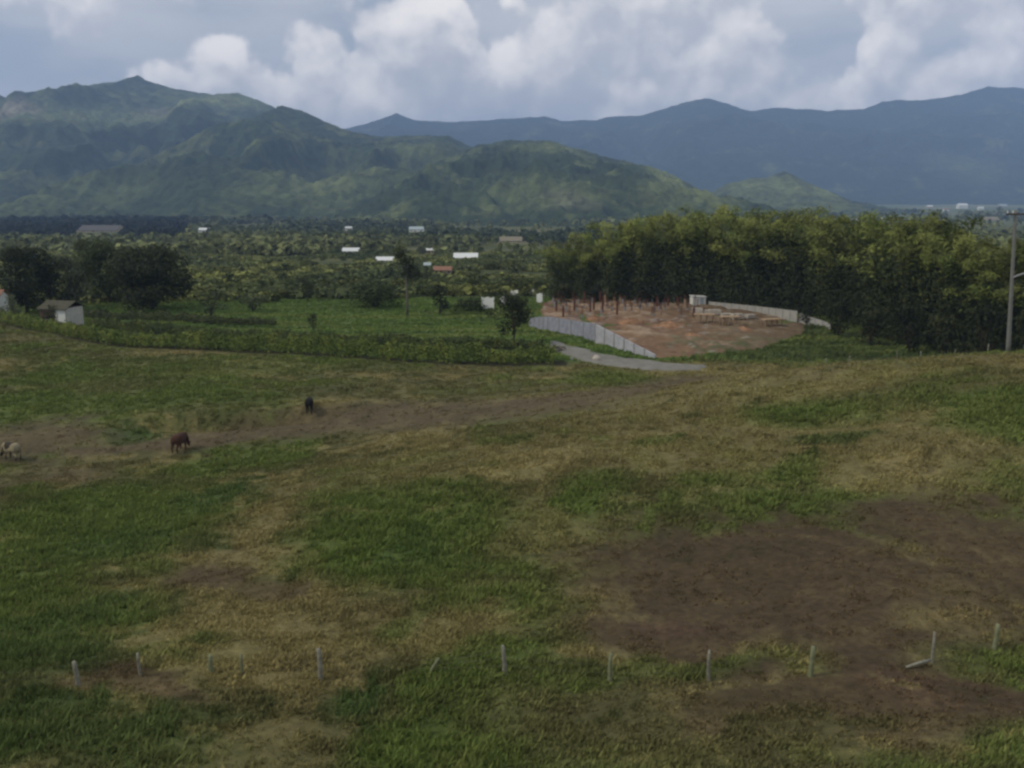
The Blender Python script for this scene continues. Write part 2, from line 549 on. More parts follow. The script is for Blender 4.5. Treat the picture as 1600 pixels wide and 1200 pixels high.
# ------------------------------------------------------------------ materials
def pmat(name, col, rough=0.85, spec=0.2, var=0.12, scale=3.0, bump=0.0, metal=0.0):
    m = bpy.data.materials.new(name)
    m.use_nodes = True
    t = NT(m.node_tree)
    b = m.node_tree.nodes['Principled BSDF']
    tc_ = t.n('ShaderNodeTexCoord').outputs['Object']
    no = t.n('ShaderNodeTexNoise', {'Vector': tc_, 'Scale': scale, 'Detail': 5.0, 'Roughness': 0.6})
    f = t.n('ShaderNodeMapRange', {'Value': no.outputs['Fac'], 'From Min': .3, 'From Max': .7, 'To Min': 1 - var, 'To Max': 1 + var}).outputs[0]
    c = t.n('ShaderNodeVectorMath', {0: col, 'Scale': f}, operation='SCALE').outputs[0]
    m.node_tree.links.new(c, b.inputs['Base Color'])
    b.inputs['Roughness'].default_value = rough
    b.inputs['Specular IOR Level'].default_value = spec
    b.inputs['Metallic'].default_value = metal
    if bump:
        bp = t.n('ShaderNodeBump', {'Height': no.outputs['Fac'], 'Strength': bump, 'Distance': 0.05}).outputs[0]
        m.node_tree.links.new(bp, b.inputs['Normal'])
    return m


def attr_mat(name, transl=0.0, fine=None, amp=0.2, bump=0.0, spec=0.1):
    m = bpy.data.materials.new(name)
    m.use_nodes = True
    t = NT(m.node_tree)
    b = m.node_tree.nodes['Principled BSDF']
    c = t.n('ShaderNodeAttribute', attribute_name='col').outputs['Color']
    b.inputs['Roughness'].default_value = 0.9
    b.inputs['Specular IOR Level'].default_value = spec
    if fine:
        geo = t.n('ShaderNodeNewGeometry').outputs['Position']
        no = t.n('ShaderNodeTexNoise', {'Vector': geo, 'Scale': fine, 'Detail': 6.0, 'Roughness': 0.65})
        f = t.n('ShaderNodeMapRange', {'Value': no.outputs['Fac'], 'From Min': .3, 'From Max': .7, 'To Min': 1 - amp, 'To Max': 1 + amp}).outputs[0]
        c = t.n('ShaderNodeVectorMath', {0: c, 'Scale': f}, operation='SCALE').outputs[0]
        if bump:
            bp = t.n('ShaderNodeBump', {'Height': no.outputs['Fac'], 'Strength': .8, 'Distance': bump}).outputs[0]
            m.node_tree.links.new(bp, b.inputs['Normal'])
    m.node_tree.links.new(c, b.inputs['Base Color'])
    if transl:
        tr = t.n('ShaderNodeBsdfTranslucent', {'Color': c})
        mx = t.n('ShaderNodeMixShader', {0: transl, 1: b.outputs[0], 2: tr.outputs[0]})
        m.node_tree.links.new(mx.outputs[0], m.node_tree.nodes['Material Output'].inputs['Surface'])
    return m


M_ground = attr_mat('ground', fine=2.6, amp=.34, bump=.16)
M_grass = attr_mat('grass', transl=.3)
M_leaf = attr_mat('leaf', transl=.22, spec=.25)
M_mount = attr_mat('mountain', fine=.045, amp=.55, bump=9.0)
M_bark = pmat('bark', (.075, .058, .042), bump=.4)
M_culm = pmat('culm', (.10, .11, .035))
M_white = pmat('white_wall', (.72, .72, .66), var=.06)
M_whiteroof = pmat('white_roof', (.70, .71, .68), var=.08, rough=.6)
M_tan = pmat('tan_wall', (.38, .32, .22))
M_brown = pmat('brown_wall', (.115, .075, .05))
M_tile = pmat('clay_tile', (.26, .14, .09), var=.3)
M_tin = pmat('tin_roof', (.36, .42, .42), rough=.5)
M_dark = pmat('dark_opening', (.025, .025, .028), rough=.4)
M_post = pmat('post_wood', (.23, .22, .17), var=.4, scale=6)
M_mossy = pmat('mossy_post_wood', (.19, .20, .11), var=.25, scale=6)
M_wire = pmat('wire', (.12, .11, .10), rough=.5, metal=.6)
M_conc = pmat('concrete', (.27, .27, .26), var=.12)
M_wallA = pmat('block_wall', (.27, .28, .32), var=.22, scale=1.2)
M_wallB = pmat('pale_block_wall', (.40, .40, .42), var=.2, scale=1.2)
M_back = pmat('rear_wall', (.34, .33, .29), var=.15, scale=1.0)
M_road = pmat('road', (.19, .18, .15), var=.2, scale=.8, bump=.3)
M_rust = pmat('rusty_steel', (.125, .055, .038), var=.3, scale=5)
M_form = pmat('formwork_wood', (.36, .25, .15), var=.25)
M_earth = attr_mat('earth', fine=1.2, amp=.3, bump=.15)
M_block = pmat('pale_blocks', (.47, .42, .35), var=.15)
M_cowbrown = pmat('brown_hide', (.060, .028, .016), var=.2)
M_cowblack = pmat('black_hide', (.010, .009, .008), var=.2)
M_cowpale = pmat('pale_hide', (.27, .23, .14), var=.2)
M_cowpatch = pmat('dark_hide', (.035, .028, .018))
M_horn = pmat('horn', (.35, .3, .2))

# ------------------------------------------------------------------ ground sheet
rows = np.concatenate([np.linspace(-120, 20, 30), np.arange(20.4, 60, .28), np.arange(60, 110, .38), np.arange(110, 210, .7),
                       np.geomspace(210, 1000, 150), np.geomspace(1010, 10500, 130)])
ts = np.linspace(-1, 1, 640)
TT, YY = np.meshgrid(ts, rows)
XX = TT * (26 + .62 * np.maximum(YY, 0) + .9 * np.maximum(-YY, 0) + 30 * sst(-YY, -20, 10) + .12 * np.maximum(YY - 3000, 0))
ZZ = H(XX, YY)
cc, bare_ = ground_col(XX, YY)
nearm = 1 - sst(YY, 110, 150)
ZZ = ZZ + nearm * (.06 * fbm(XX / .9, YY / .9, 71, 2) * (1 - .5 * bare_))
nr, nc = XX.shape
idx = np.arange(nr * nc).reshape(nr, nc)
FQ = np.stack([idx[:-1, :-1], idx[:-1, 1:], idx[1:, 1:], idx[1:, :-1]], -1).reshape(-1, 4)
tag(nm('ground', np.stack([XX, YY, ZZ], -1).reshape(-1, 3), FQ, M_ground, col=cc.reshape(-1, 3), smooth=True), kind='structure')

# ------------------------------------------------------------------ haze
HZ = 1.25e-4
m = bpy.data.materials.new('haze')
m.use_nodes = True
m.node_tree.nodes.clear()
t = NT(m.node_tree)
pv = t.n('ShaderNodeVolumePrincipled', {'Color': (.45, .64, 1.0, 1), 'Density': HZ})
t.n('ShaderNodeOutputMaterial', {'Volume': pv.outputs[0]})
hz = MB().box((0, 5150, 345), (18000, 10900, 790)).build('haze', m)
tag(hz, kind='stuff')


# ------------------------------------------------------------------ mountains
def mountain(name, prof, D, Wf, Wb, zf, nx, nf, nb, seed, amp, tree_h, cfun):
    px = np.linspace(prof[0][0], prof[-1][0], nx)
    py = np.interp(px, [p[0] for p in prof], [p[1] for p in prof])
    py = py + 1.6 * fbm(px / 26, px * 0, seed + 3, 4, .6)
    crest = np.array([at(a, b, D) for a, b in zip(px, py)])
    t_ = np.concatenate([np.linspace(-1, 0, nf), np.linspace(0, 1, nb)[1:]])
    Xg = np.broadcast_to(crest[:, 0], (len(t_), nx)).copy()
    Yg = D + np.where(t_ < 0, t_ * Wf, t_ * Wb)[:, None] + 0 * Xg
    Hc = np.maximum(crest[:, 2] - zf, -5)[None, :]
    a_ = np.abs(t_)[:, None]
    g_ = (1 - a_ ** 1.12) ** 1.35
    rg = ridged(Xg / amp[0] + .35 * fbm(Xg / 500, Yg / 500, seed + 8, 2), Yg / amp[1], seed, 5)
    mid = 4 * g_ * (1 - g_) * sst(a_, .04, .42)
    Zg = zf + Hc * g_ + amp[2] * .85 * np.clip(rg, -1, .62) * mid * np.clip(Hc / 150.0, .1, 1.2) * .9
    Zg = np.minimum(Zg, zf + Hc * (1 - .30 * np.minimum(a_ * 2.2, 1)) + 0 * Zg)
    Zg = Zg + tree_h * fbm(Xg / 22, Yg / 22, seed + 20, 3, .7) * (.35 + .65 * np.minimum(1, a_ * 8))
    Zg = Zg - (a_ > .995) * 12
    # steepness to the light side is left to the renderer; colour by land cover, plus sunlit patches painted in
    col_ = cfun(Xg, Yg, Zg, rg)
    k, n_ = Xg.shape
    ii = np.arange(k * n_).reshape(k, n_)
    F_ = np.stack([ii[:-1, :-1], ii[:-1, 1:], ii[1:, 1:], ii[1:, :-1]], -1).reshape(-1, 4)
    return tag(nm(name, np.stack([Xg, Yg, Zg], -1).reshape(-1, 3), F_, M_mount, col=np.clip(col_, .005, .6).reshape(-1, 3), smooth=True), kind='structure')


FOREST = np.array([.034, .052, .022]); MEAD_SUN = np.array([.170, .200, .075]); TANL = np.array([.24, .21, .15])


def cover(D, meadow_sun, tan, forest_bias=0.0, base=FOREST):
    """land cover: forest with clearings and painted sunlit patches at given places (px, py, rx, ry, strength)"""
    ms = [(at(a, b, D), rx * D / FPX, ry * D / FPX, s, MEAD_SUN) for a, b, rx, ry, s in meadow_sun] + \
         [(at(a, b, D), rx * D / FPX, ry * D / FPX, s, TANL) for a, b, rx, ry, s in tan]

    def f(X, Y, Z, rg):
        n = fbm(X / 170, Y / 170, 101, 5, .6)
        n2 = fbm(X / 45, Y / 45, 111, 3, .6)
        c = np.ones(X.shape + (3,)) * base
        c = lerp(c, MEAD_SUN * .6, sst(n + .55 * n2 - forest_bias, -.1, .7) * .8)
        for p, rx, ry, s, k in ms:
            d = np.hypot((X - p[0]) / rx, (Z - p[2]) / ry)
            c = lerp(c, k, s * (1 - sst(d + .5 * n + .35 * n2, .4, 1.2)))
        return c * (1 + .25 * n2)[..., None]
    return f


mountain('mountain_range', [(-350, 215), (-100, 205), (200, 205), (440, 205), (540, 201), (570, 195), (600, 184), (620, 177), (650, 188), (700, 191), (760, 189), (800, 185), (850, 181),
                            (880, 190), (930, 187), (955, 181), (1000, 181), (1050, 165), (1100, 153), (1135, 162), (1160, 171), (1180, 173),
                            (1215, 168), (1290, 173), (1350, 170), (1380, 158), (1450, 155), (1500, 148), (1545, 135), (1600, 138), (1700, 128), (1800, 140), (2000, 160)],
         7200, 2600, 1800, -40, 520, 90, 20, 5, (700, 1200, 190), 8,
         cover(7200, [(1330, 270, 40, 20, .3)], [], .5, base=np.array([.022, .036, .022])))
mountain('mountain', [(-420, 235), (-150, 185), (0, 160), (50, 143), (80, 139), (105, 143), (150, 132), (190, 128), (205, 122), (215, 118), (228, 125),
                      (240, 130), (280, 140), (330, 147), (370, 145), (400, 154), (430, 168), (500, 205), (600, 250), (700, 330)],
         4200, 2300, 1100, -40, 460, 150, 20, 11, (330, 520, 190), 9,
         cover(4200, [(370, 165, 75, 22, 1), (250, 205, 120, 24, .6), (90, 232, 80, 14, .8), (130, 200, 60, 16, .5), (60, 290, 80, 18, .3)],  # clearings, and sunlight on the upper slope painted as pale grass
               [(180, 205, 45, 26, .8), (45, 238, 26, 6, .7), (310, 190, 30, 10, .4)], .25))
mountain('hill', [(60, 338), (150, 322), (240, 296), (320, 246), (385, 192), (415, 176), (440, 166), (470, 172), (520, 195), (560, 208), (600, 214), (640, 213), (700, 212), (725, 226),
                  (790, 250), (850, 285), (930, 335)],
         3100, 1400, 800, -38, 420, 140, 16, 23, (250, 400, 115), 8,
         cover(3100, [(600, 290, 90, 25, .45), (680, 245, 50, 16, .4), (330, 300, 80, 25, .3)], [(700, 300, 16, 5, .3)], .2))
mountain('hill', [(560, 336), (640, 292), (700, 246), (745, 228), (800, 219), (860, 220), (900, 232), (955, 248), (1000, 256), (1040, 272), (1070, 292), (1090, 312), (1130, 336)],
         2500, 1150, 600, -36, 380, 130, 16, 37, (200, 310, 110), 8,
         cover(2500, [(1015, 278, 42, 42, 1), (860, 235, 60, 14, .5), (830, 300, 70, 18, .4), (960, 300, 40, 20, .4)], [(860, 308, 30, 10, .25)], .1))
mountain('hill', [(1050, 340), (1100, 306), (1140, 285), (1180, 279), (1205, 275), (1225, 268), (1245, 277), (1275, 292), (1300, 306), (1350, 322), (1420, 338)],
         3000, 600, 500, -36, 260, 70, 14, 43, (220, 300, 40), 5,
         cover(3000, [(1190, 292, 80, 16, .8), (1260, 300, 40, 12, .8)], [], .0))


# ------------------------------------------------------------------ plants
def leaf_quads(P, N, size, aspect, rng, col, jit=.28, droop=0.0):
    """one leaf clump quad per point"""
    n = len(P)
    d = rng.normal(size=(n, 3)); d[:, 2] = d[:, 2] * .7 - droop
    q = N / (np.linalg.norm(N, axis=1)[:, None] + 1e-9) + rng.normal(size=(n, 3)) * .34
    q /= np.linalg.norm(q, axis=1)[:, None] + 1e-9
    d -= (d * q).sum(1)[:, None] * q * .8
    d /= np.linalg.norm(d, axis=1)[:, None] + 1e-9
    s_ = np.cross(d, q); s_ /= np.linalg.norm(s_, axis=1)[:, None] + 1e-9
    L = size * rng.uniform(.6, 1.35, n)[:, None]
    W = L * aspect
    V = np.stack([P - d * L * .5, P + s_ * W * .5 - d * L * .05, P + d * L * .5, P - s_ * W * .5 + d * L * .08], 1).reshape(-1, 3)
    F_ = np.arange(n * 4).reshape(n, 4)
    c = np.repeat(col * np.clip(1 + rng.normal(size=(n, 1)) * jit, .4, 1.9), 4, axis=0)
    return V, F_, c


def lobes_cloud(lobes, per, size, rng, colA, colB, aspect=.55, shell=.55, droop=0.0):
    Vs, Fs, Cs, n = [], [], [], 0
    for (c, r) in lobes:
        k = max(20, int(per * (r[0] * r[1] * r[2]) ** (2 / 3.)))
        u = rng.normal(size=(k, 3)); u /= np.linalg.norm(u, axis=1)[:, None]
        rad = shell + (1 - shell) * rng.random(k) ** .6
        rad *= 1 + .10 * rng.normal(size=k)
        P = np.array(c) + u * rad[:, None] * np.array(r)
        tone = rng.uniform(0, 1)
        col = colA * (1 - tone) + colB * tone
        V, F_, C = leaf_quads(P, u, size, aspect, rng, col * np.ones((k, 3)), droop=droop)
        Vs.append(V); Fs.append(F_ + n); Cs.append(C); n += len(V)
    return np.concatenate(Vs), np.concatenate(Fs), np.concatenate(Cs)


def make_tree(name, h, w_, rng, colA, colB, trunk_frac=.22, nl=16, per=70, size=.55, dens_low=0.0, trunk_r=None, trunk_mat=None, aspect=.55, flat=1.0, lean=0.0):
    root = empty(name, (0, 0, 0))
    tr_r = trunk_r or .028 * h
    hb = h * trunk_frac
    lobes = []
    cz0, cz1 = hb, h
    for i in range(nl):
        a = rng.uniform(0, 2 * math.pi)
        tz = rng.random() ** .8
        prof = math.sin(math.pi * min(1, .18 + .72 * tz)) ** .7
        rr = w_ * .5 * prof * rng.uniform(.25, .78)
        r0 = w_ * rng.uniform(.13, .23)
        z = cz0 + (cz1 - cz0) * tz
        z = min(z, h - r0 * .75 * flat); z = max(z, cz0 + r0 * .3 * (1 - dens_low))
        lobes.append(((rr * math.cos(a) + lean * z, rr * math.sin(a), z), (r0, r0 * rng.uniform(.8, 1.1), r0 * .78 * flat)))
    lobes.append(((lean * h * .7, 0, cz0 + (cz1 - cz0) * .5), (w_ * .27, w_ * .27, (cz1 - cz0) * .38)))
    V, F_, C = lobes_cloud(lobes, per, size, rng, colA, colB, aspect)
    nm('crown', V, F_, M_leaf, root, col=C)
    tk = MB()
    top = cz0 + (cz1 - cz0) * .55
    zs = np.linspace(-.3, top, 7)
    tk.tube(np.stack([lean * zs + .04 * h * np.sin(zs * .5) * .3, .02 * h * np.sin(zs * .4 + 1), zs], -1), np.linspace(tr_r, tr_r * .35, 7), 7)
    for (c, r) in lobes[:min(nl, 9)]:
        z0 = hb * rng.uniform(.6, 1.3)
        tk.tube(np.array([[lean * z0, 0, z0], [c[0] * .5, c[1] * .5, (z0 + c[2]) * .5 + .2], list(c)]), [tr_r * .45, tr_r * .28, tr_r * .1], 5)
    tk.build('trunk', trunk_mat or M_bark, root, smooth=True)
    return root


def put(root, x, y, s=1.0, rz=0.0, sx=None, dz=-.05):
    root.location = on(x, y, dz)
    root.scale = (sx or s, sx or s, s)
    root.rotation_euler = (0, 0, rz)
    return root


def place_px(root, px, Y, top_py, h0, w_px=None, w0=None, rz=0.0):
    """stand the thing at column px, depth Y, with its top at top_py"""
    p = gpx(px, Y)
    s = (ztop(px, top_py, Y) - p[2]) / h0
    sx = s
    if w_px:
        sx = w_px * m_per_px(p) / w0
    root.location = (p[0], p[1], p[2] - .05)
    root.scale = (sx, sx, s)
    root.rotation_euler = (0, 0, rz)
    return root


rg_ = np.random.default_rng(7)
DKL, DKL2 = np.array([.030, .037, .014]), np.array([.056, .064, .024])
MIDL, MIDL2 = np.array([.058, .078, .028]), np.array([.092, .108, .040])
YEL, YEL2 = np.array([.115, .135, .034]), np.array([.165, .170, .052])
PALE, PALE2 = np.array([.11, .125, .065]), np.array([.15, .165, .095])

# --- the big dark trees on the left and the small single trees in the middle
T = make_tree('broadleaf_tree', 10, 10, np.random.default_rng(1), DKL, DKL2, .12, 20, 75, .5)
place_px(T, 42, 180, 384, 10, 100, 10, .3)
tag(T, 'dark dense tree beside the house at the left edge', 'tree')
T = make_tree('broadleaf_tree', 10, 12, np.random.default_rng(2), MIDL, MIDL2 * .9, .10, 20, 70, .5)
place_px(T, 172, 196, 372, 10, 96, 12, 1.0)
tag(T, 'mid green spreading tree just left of the broad black-green tree', 'tree')
T = make_tree('broadleaf_tree', 10, 14, np.random.default_rng(3), DKL * .8, DKL2 * .85, .07, 26, 70, .48, flat=.9)
place_px(T, 240, 184, 384, 10, 150, 14, 2.0)
tag(T, 'broad black-green tree with a rounded crown behind the left end of the hedge', 'tree')
T = make_tree('broadleaf_tree', 9, 9, np.random.default_rng(4), PALE * .7, PALE2 * .7, .10, 16, 70, .5)
place_px(T, 112, 188, 398, 9, 66, 9)
tag(T, 'pale grey-green tree behind the small brown house', 'tree')
T = make_tree('broadleaf_tree', 9, 8, np.random.default_rng(41), PALE * .6, MIDL2, .10, 14, 70, .5)
place_px(T, 140, 215, 372, 9, 60, 8)
tag(T, 'pale tree rising behind the mid green spreading tree', 'tree')
T = make_tree('bush', 3, 4, np.random.default_rng(5), PALE, PALE2, .05, 10, 90, .3)
place_px(T, 22, 170, 458, 3, 44, 4)
tag(T, 'khaki rounded bush between the left edge house and the brown house', 'bush')

T = make_tree('bush', 3, 4, np.random.default_rng(19), DKL, DKL2, .05, 10, 90, .3)
place_px(T, 84, 157, 474, 3, 26, 4)
tag(T, 'small dark bush covering the left corner of the brown house', 'bush')
T = make_tree('broadleaf_tree', 9, 9, np.random.default_rng(20), DKL, DKL2, .10, 14, 70, .5)
place_px(T, 80, 184, 395, 9, 60, 9)
tag(T, 'narrow dark tree right behind the small brown house', 'tree')

# lone tall drooping tree in the middle
root = empty('tall_tree', (0, 0, 0))
rr = np.random.default_rng(8)
lob = [((-.9, 0, 11.5), (1.5, 1.3, 1.3)), ((-.6, .3, 10.2), (1.3, 1.3, 1.2)), ((.3, -.2, 9.2), (1.7, 1.4, 1.2)), ((1.3, .2, 8.2), (1.4, 1.2, 1.1)),
       ((-.2, .2, 8.0), (1.2, 1.2, 1.0)), ((1.0, 0, 10.2), (.9, .9, .8)), ((.8, .2, 6.9), (.9, .9, .8)), ((-1.6, 0, 10.8), (.8, .8, .6)), ((2.1, 0, 7.6), (.8, .8, .6))]
V, F_, C = lobes_cloud(lob, 75, .55, rr, DKL * .8, DKL2 * .9, .4, .3, .5)
nm('crown', V, F_, M_leaf, root, col=C)
tk = MB().tube([(0, 0, -.3), (.1, 0, 3), (0, 0, 6), (-.2, 0, 9), (-.6, 0, 11.5)], [.24, .2, .17, .13, .05], 7)
for (c, r) in lob[:6]:
    tk.tube([(0, 0, c[2] - 2.2), (c[0] * .5, c[1], c[2] - .9), c], [.1, .07, .03], 5)
tk.build('trunk', pmat('pale_bark', (.14, .13, .10)), root, True)
place_px(root, 636, 176, 384, 12.6)
tag(root, 'tall slim tree with a drooping dark crown standing alone in the middle distance', 'tree')

T = make_tree('broadleaf_tree', 5, 9, np.random.default_rng(9), MIDL * .8, MIDL, .06, 18, 75, .4)
place_px(T, 585, 186, 440, 5, 100, 9)
tag(T, 'wide low dark green tree just left of the tall slim tree', 'tree')
T = make_tree('bush', 4, 4, np.random.default_rng(10), DKL * .7, DKL, .05, 12, 90, .32)
place_px(T, 687, 178, 444, 4, 42, 4)
tag(T, 'nearly black upright bush right of the tall slim tree', 'bush')
T = make_tree('bush', 3, 5, np.random.default_rng(11), DKL, MIDL * .8, .05, 12, 90, .32)
place_px(T, 735, 180, 462, 3, 66, 5)
tag(T, 'low dark bush right of the nearly black upright bush', 'bush')
T = make_tree('bush', 4, 4, np.random.default_rng(12), DKL, DKL2, .15, 12, 90, .3)
place_px(T, 481, 198, 434, 4, 34, 4)
tag(T, 'small dark round tree standing by itself above the green field', 'tree')
T = make_tree('bush', 2, 2.6, np.random.default_rng(13), DKL, MIDL, .12, 10, 110, .22)
place_px(T, 489, 152, 488, 2, 28, 2.6)
tag(T, 'small dark shrub in the middle of the green field behind the hedge', 'bush')
T = make_tree('bush', 2.4, 2.6, np.random.default_rng(14), YEL * .75, YEL, .02, 12, 110, .22)
place_px(T, 202, 146, 509, 2.4, 36, 2.6)
tag(T, 'round yellow-green bush bulging out of the left part of the hedge', 'bush')
T = make_tree('broadleaf_tree', 7, 9, np.random.default_rng(15), DKL * .75, DKL2 * .8, .2, 17, 52, .42, trunk_r=.16)
place_px(T, 803, 139, 458, 7, 92, 9)
tag(T, 'dark open-branched tree at the left end of the grey wall', 'tree')
T = make_tree('bush', 2.4, 3, np.random.default_rng(16), MIDL * .8, PALE * .8, .05, 10, 100, .26)
place_px(T, 330, 172, 452, 2.4, 60, 3)
tag(T, 'mid green shrub at the right foot of the broad black-green tree', 'bush')
T = make_tree('bush', 2.4, 3, np.random.default_rng(17), MIDL, PALE * .75, .05, 10, 100, .26)
place_px(T, 395, 182, 455, 2.4, 74, 3)
tag(T, 'grey-green shrub mass between the broad tree and the green field', 'bush')
T = make_tree('bush', 1.4, 1.8, np.random.default_rng(18), MIDL * .6, RED, .02, 8, 120, .2)
place_px(T, 874, 133, 540, 1.4, 30, 1.8)
tag(T, 'small brownish bush at the right end of the hedge', 'bush')


# --- hedges
def hedge(name, pts, hts, wd, colA, colB, seed, label):
    rng = np.random.default_rng(seed)
    P = np.array([G(a, b) for a, b in pts])
    d = np.concatenate([[0], np.cumsum(np.hypot(np.diff(P[:, 0]), np.diff(P[:, 1])))])
    n = int(d[-1] * 150 * wd / 1.6)
    s = rng.uniform(0, d[-1], n)
    x = np.interp(s, d, P[:, 0]); y = np.interp(s, d, P[:, 1])
    hh = np.interp(s, d, hts) * (1 + .28 * fbm(s / 2.2, s * 0, seed, 3) + .12 * vn(s / .6, s * 0, seed + 5))
    a = rng.uniform(0, math.pi, n)
    rad = .75 + .3 * rng.random(n)
    wloc = wd * (1 + .25 * vn(s / 1.7, s * 0 + 5, seed + 9))
    oy = np.cos(a) * wloc * .5 * rad
    oz = hh * (np.abs(np.sin(a)) ** .6 * rad)
    low = rng.random(n) < .35
    oz = np.where(low, hh * rng.random(n) * .9, oz)
    y2 = y + oy
    Z = H(x, y2) + oz
    loc = np.array([P[0, 0], P[0, 1], P[0, 2]])
    Pt = np.stack([x, y2, Z], -1) - loc
    N = np.stack([0 * a, np.cos(a), np.sin(a)], -1)
    tone = (.5 + .5 * vn(s / 1.3, s * 0 + 2, seed + 30))[:, None]
    col = colA * (1 - tone) + colB * tone
    V, F_, C = leaf_quads(Pt, N, .34, .6, rng, col)
    o = nm(name, V, F_, M_leaf, col=C, loc=loc)
    return tag(o, label, 'hedge')


hedge('hedge', [(-60, 486), (0, 500), (60, 516), (120, 527), (180, 538), (260, 542), (340, 545), (480, 552), (600, 560), (700, 566), (800, 566), (868, 566)],
      [2.1, 2.0, 1.9, 1.9, 1.9, 2.1, 2.1, 2.2, 2.2, 2.3, 2.1, 1.9], 2.1, YEL * np.array([.72, .88, .7]), YEL2 * np.array([1.0, 1.15, .8]), 51, 'long leafy green hedge along the far edge of the pasture')
hedge('hedge', [(140, 512), (240, 520), (340, 530), (480, 536), (620, 540), (760, 544), (850, 546)],
      [1.6, 1.6, 1.6, 1.5, 1.4, 1.4, 1.3], 1.8, MIDL, YEL * .9, 52, 'lower darker hedge row behind the long leafy hedge')
hedge('hedge', [(130, 496), (220, 500), (330, 506), (430, 508)],
      [1.3, 1.4, 1.3, 1.0], 2.2, DKL2, MIDL2 * .9, 53, 'short dull green hedge in front of the broad dark tree')


# --- bamboo
def make_bamboo(seed, h=18.0, spread=5.0, n=24, tint=1.0):
    rng = np.random.default_rng(seed)
    root = empty('bamboo_clump', (0, 0, 0))
    mb = MB()
    Ps, Cs, Ns = [], [], []
    for i in range(n):
        a = rng.uniform(0, 2 * math.pi)
        r0 = rng.uniform(.1, 1.7)
        hh = h * rng.uniform(.55, 1.0)
        out = spread * rng.uniform(.15, 1.2)
        t_ = np.linspace(0, 1, 9)
        z = hh * (1.12 * t_ - .30 * t_ ** 4)
        rad = r0 + out * t_ ** 2.4
        x, y = rad * math.cos(a), rad * math.sin(a)
        path = np.stack([x, y, z], -1)
        path[0, 2] = -.3
        mb.tube(path, np.linspace(.06, .02, 9), 5, caps=False)
        k = 420
        tt = .10 + .90 * rng.random(k) ** .75
        pp = np.stack([np.interp(tt, t_, path[:, j]) for j in range(3)], -1)
        fat = .25 + .95 * np.sin(np.clip(tt, 0, 1) * math.pi * .93) ** .8
        pp += rng.normal(size=(k, 3)) * fat[:, None] * np.array([.62, .62, .5])
        tone = rng.uniform(0, 1)
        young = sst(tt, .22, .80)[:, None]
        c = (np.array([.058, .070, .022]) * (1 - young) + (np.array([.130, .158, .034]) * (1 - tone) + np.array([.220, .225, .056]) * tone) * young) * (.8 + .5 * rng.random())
        Ps.append(pp); Cs.append(c); Ns.append(pp * np.array([.1, .1, 0]) + np.array([0, 0, .4]))
    # leafy skirt low down
    k = 3600
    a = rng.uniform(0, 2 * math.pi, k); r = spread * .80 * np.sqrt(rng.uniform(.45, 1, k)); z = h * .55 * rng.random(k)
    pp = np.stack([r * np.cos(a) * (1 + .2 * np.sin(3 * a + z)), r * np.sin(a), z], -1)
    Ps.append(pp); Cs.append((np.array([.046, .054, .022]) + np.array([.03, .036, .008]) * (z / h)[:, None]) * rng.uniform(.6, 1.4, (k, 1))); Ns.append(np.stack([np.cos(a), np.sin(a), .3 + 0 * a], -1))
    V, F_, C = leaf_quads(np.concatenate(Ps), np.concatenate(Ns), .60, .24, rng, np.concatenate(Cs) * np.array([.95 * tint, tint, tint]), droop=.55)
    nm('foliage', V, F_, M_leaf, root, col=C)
    mb.build('culm', M_culm, root)['kind'] = 'stuff'
    return root


BP = [make_bamboo(61), make_bamboo(62, spread=4.6), make_bamboo(63, spread=5.8, n=34), make_bamboo(64, spread=5.0), make_bamboo(65, spread=5.2, tint=.78), make_bamboo(66, spread=4.6, tint=.7)]
BH = [np.percentile([v.co.z for v in b.children[0].data.vertices], 99.7) for b in BP]
BAM = [  # px, depth, top
    (878, 205, 380), (918, 204, 366), (965, 202, 350), (1012, 200, 340), (1062, 198, 334), (1110, 196, 325), (1160, 193, 333), (1205, 189, 326), (1250, 184, 334),
    (1295, 176, 342), (1335, 168, 338), (1372, 160, 346), (1405, 151, 334), (1445, 144, 344), (1490, 138, 362), (1535, 134, 385), (1580, 131, 376), (1630, 128, 380),
    (985, 214, 352), (1085, 212, 336), (1185, 207, 335), (1275, 196, 345), (1350, 184, 352), (1430, 166, 352), (1510, 156, 384), (1580, 150, 392), (1640, 146, 380),
]
FRONT = ['yellow-green bamboo clump at the far left end of the grove', 'second bamboo clump from the left end of the grove, lower than the next',
         'third bamboo clump from the left, behind the left rows of columns', 'fourth bamboo clump from the left, where the grove top starts to level off',
         'bamboo clump behind the right rows of columns, left of the white shed', 'tall bamboo clump standing right behind the white shed',
         'bamboo clump behind the left start of the rear wall', 'bamboo clump above the middle of the long rear wall',
         'bamboo clump above the right end of the long rear wall', 'bamboo clump behind the short mottled wall end',
         'bamboo clump just right of the short mottled wall end', 'bamboo clump between the mottled wall end and the tallest plume on the right',
         'bamboo clump with the tallest narrow plume in the right half of the grove', 'bamboo clump right of the tallest narrow plume',
         'lower bamboo clump between the tallest plume and the dark right end', 'dark low bamboo clump left of the utility pole',
         'bamboo clump directly behind the utility pole', 'bamboo clump cut by the right edge behind the crest']
bused = set()
for i, (px, Y, top) in enumerate(BAM):
    q = i % 4 if (px < 1240 or i % 3 == 0) else 4 + i % 2
    o = copy_tree(BP[q]) if q in bused else BP[q]
    bused.add(q)
    place_px(o, px, Y, top, BH[q], rz=i * 1.9)
    s = o.scale[2]
    o.scale = (max(s, .8) * 1.12, max(s, .8) * 1.12, s)
    tag(o, FRONT[i] if i < 18 else 'bamboo clump in the back row, its top showing over the front clumps', 'bamboo', 'bamboo clumps forming the grove')


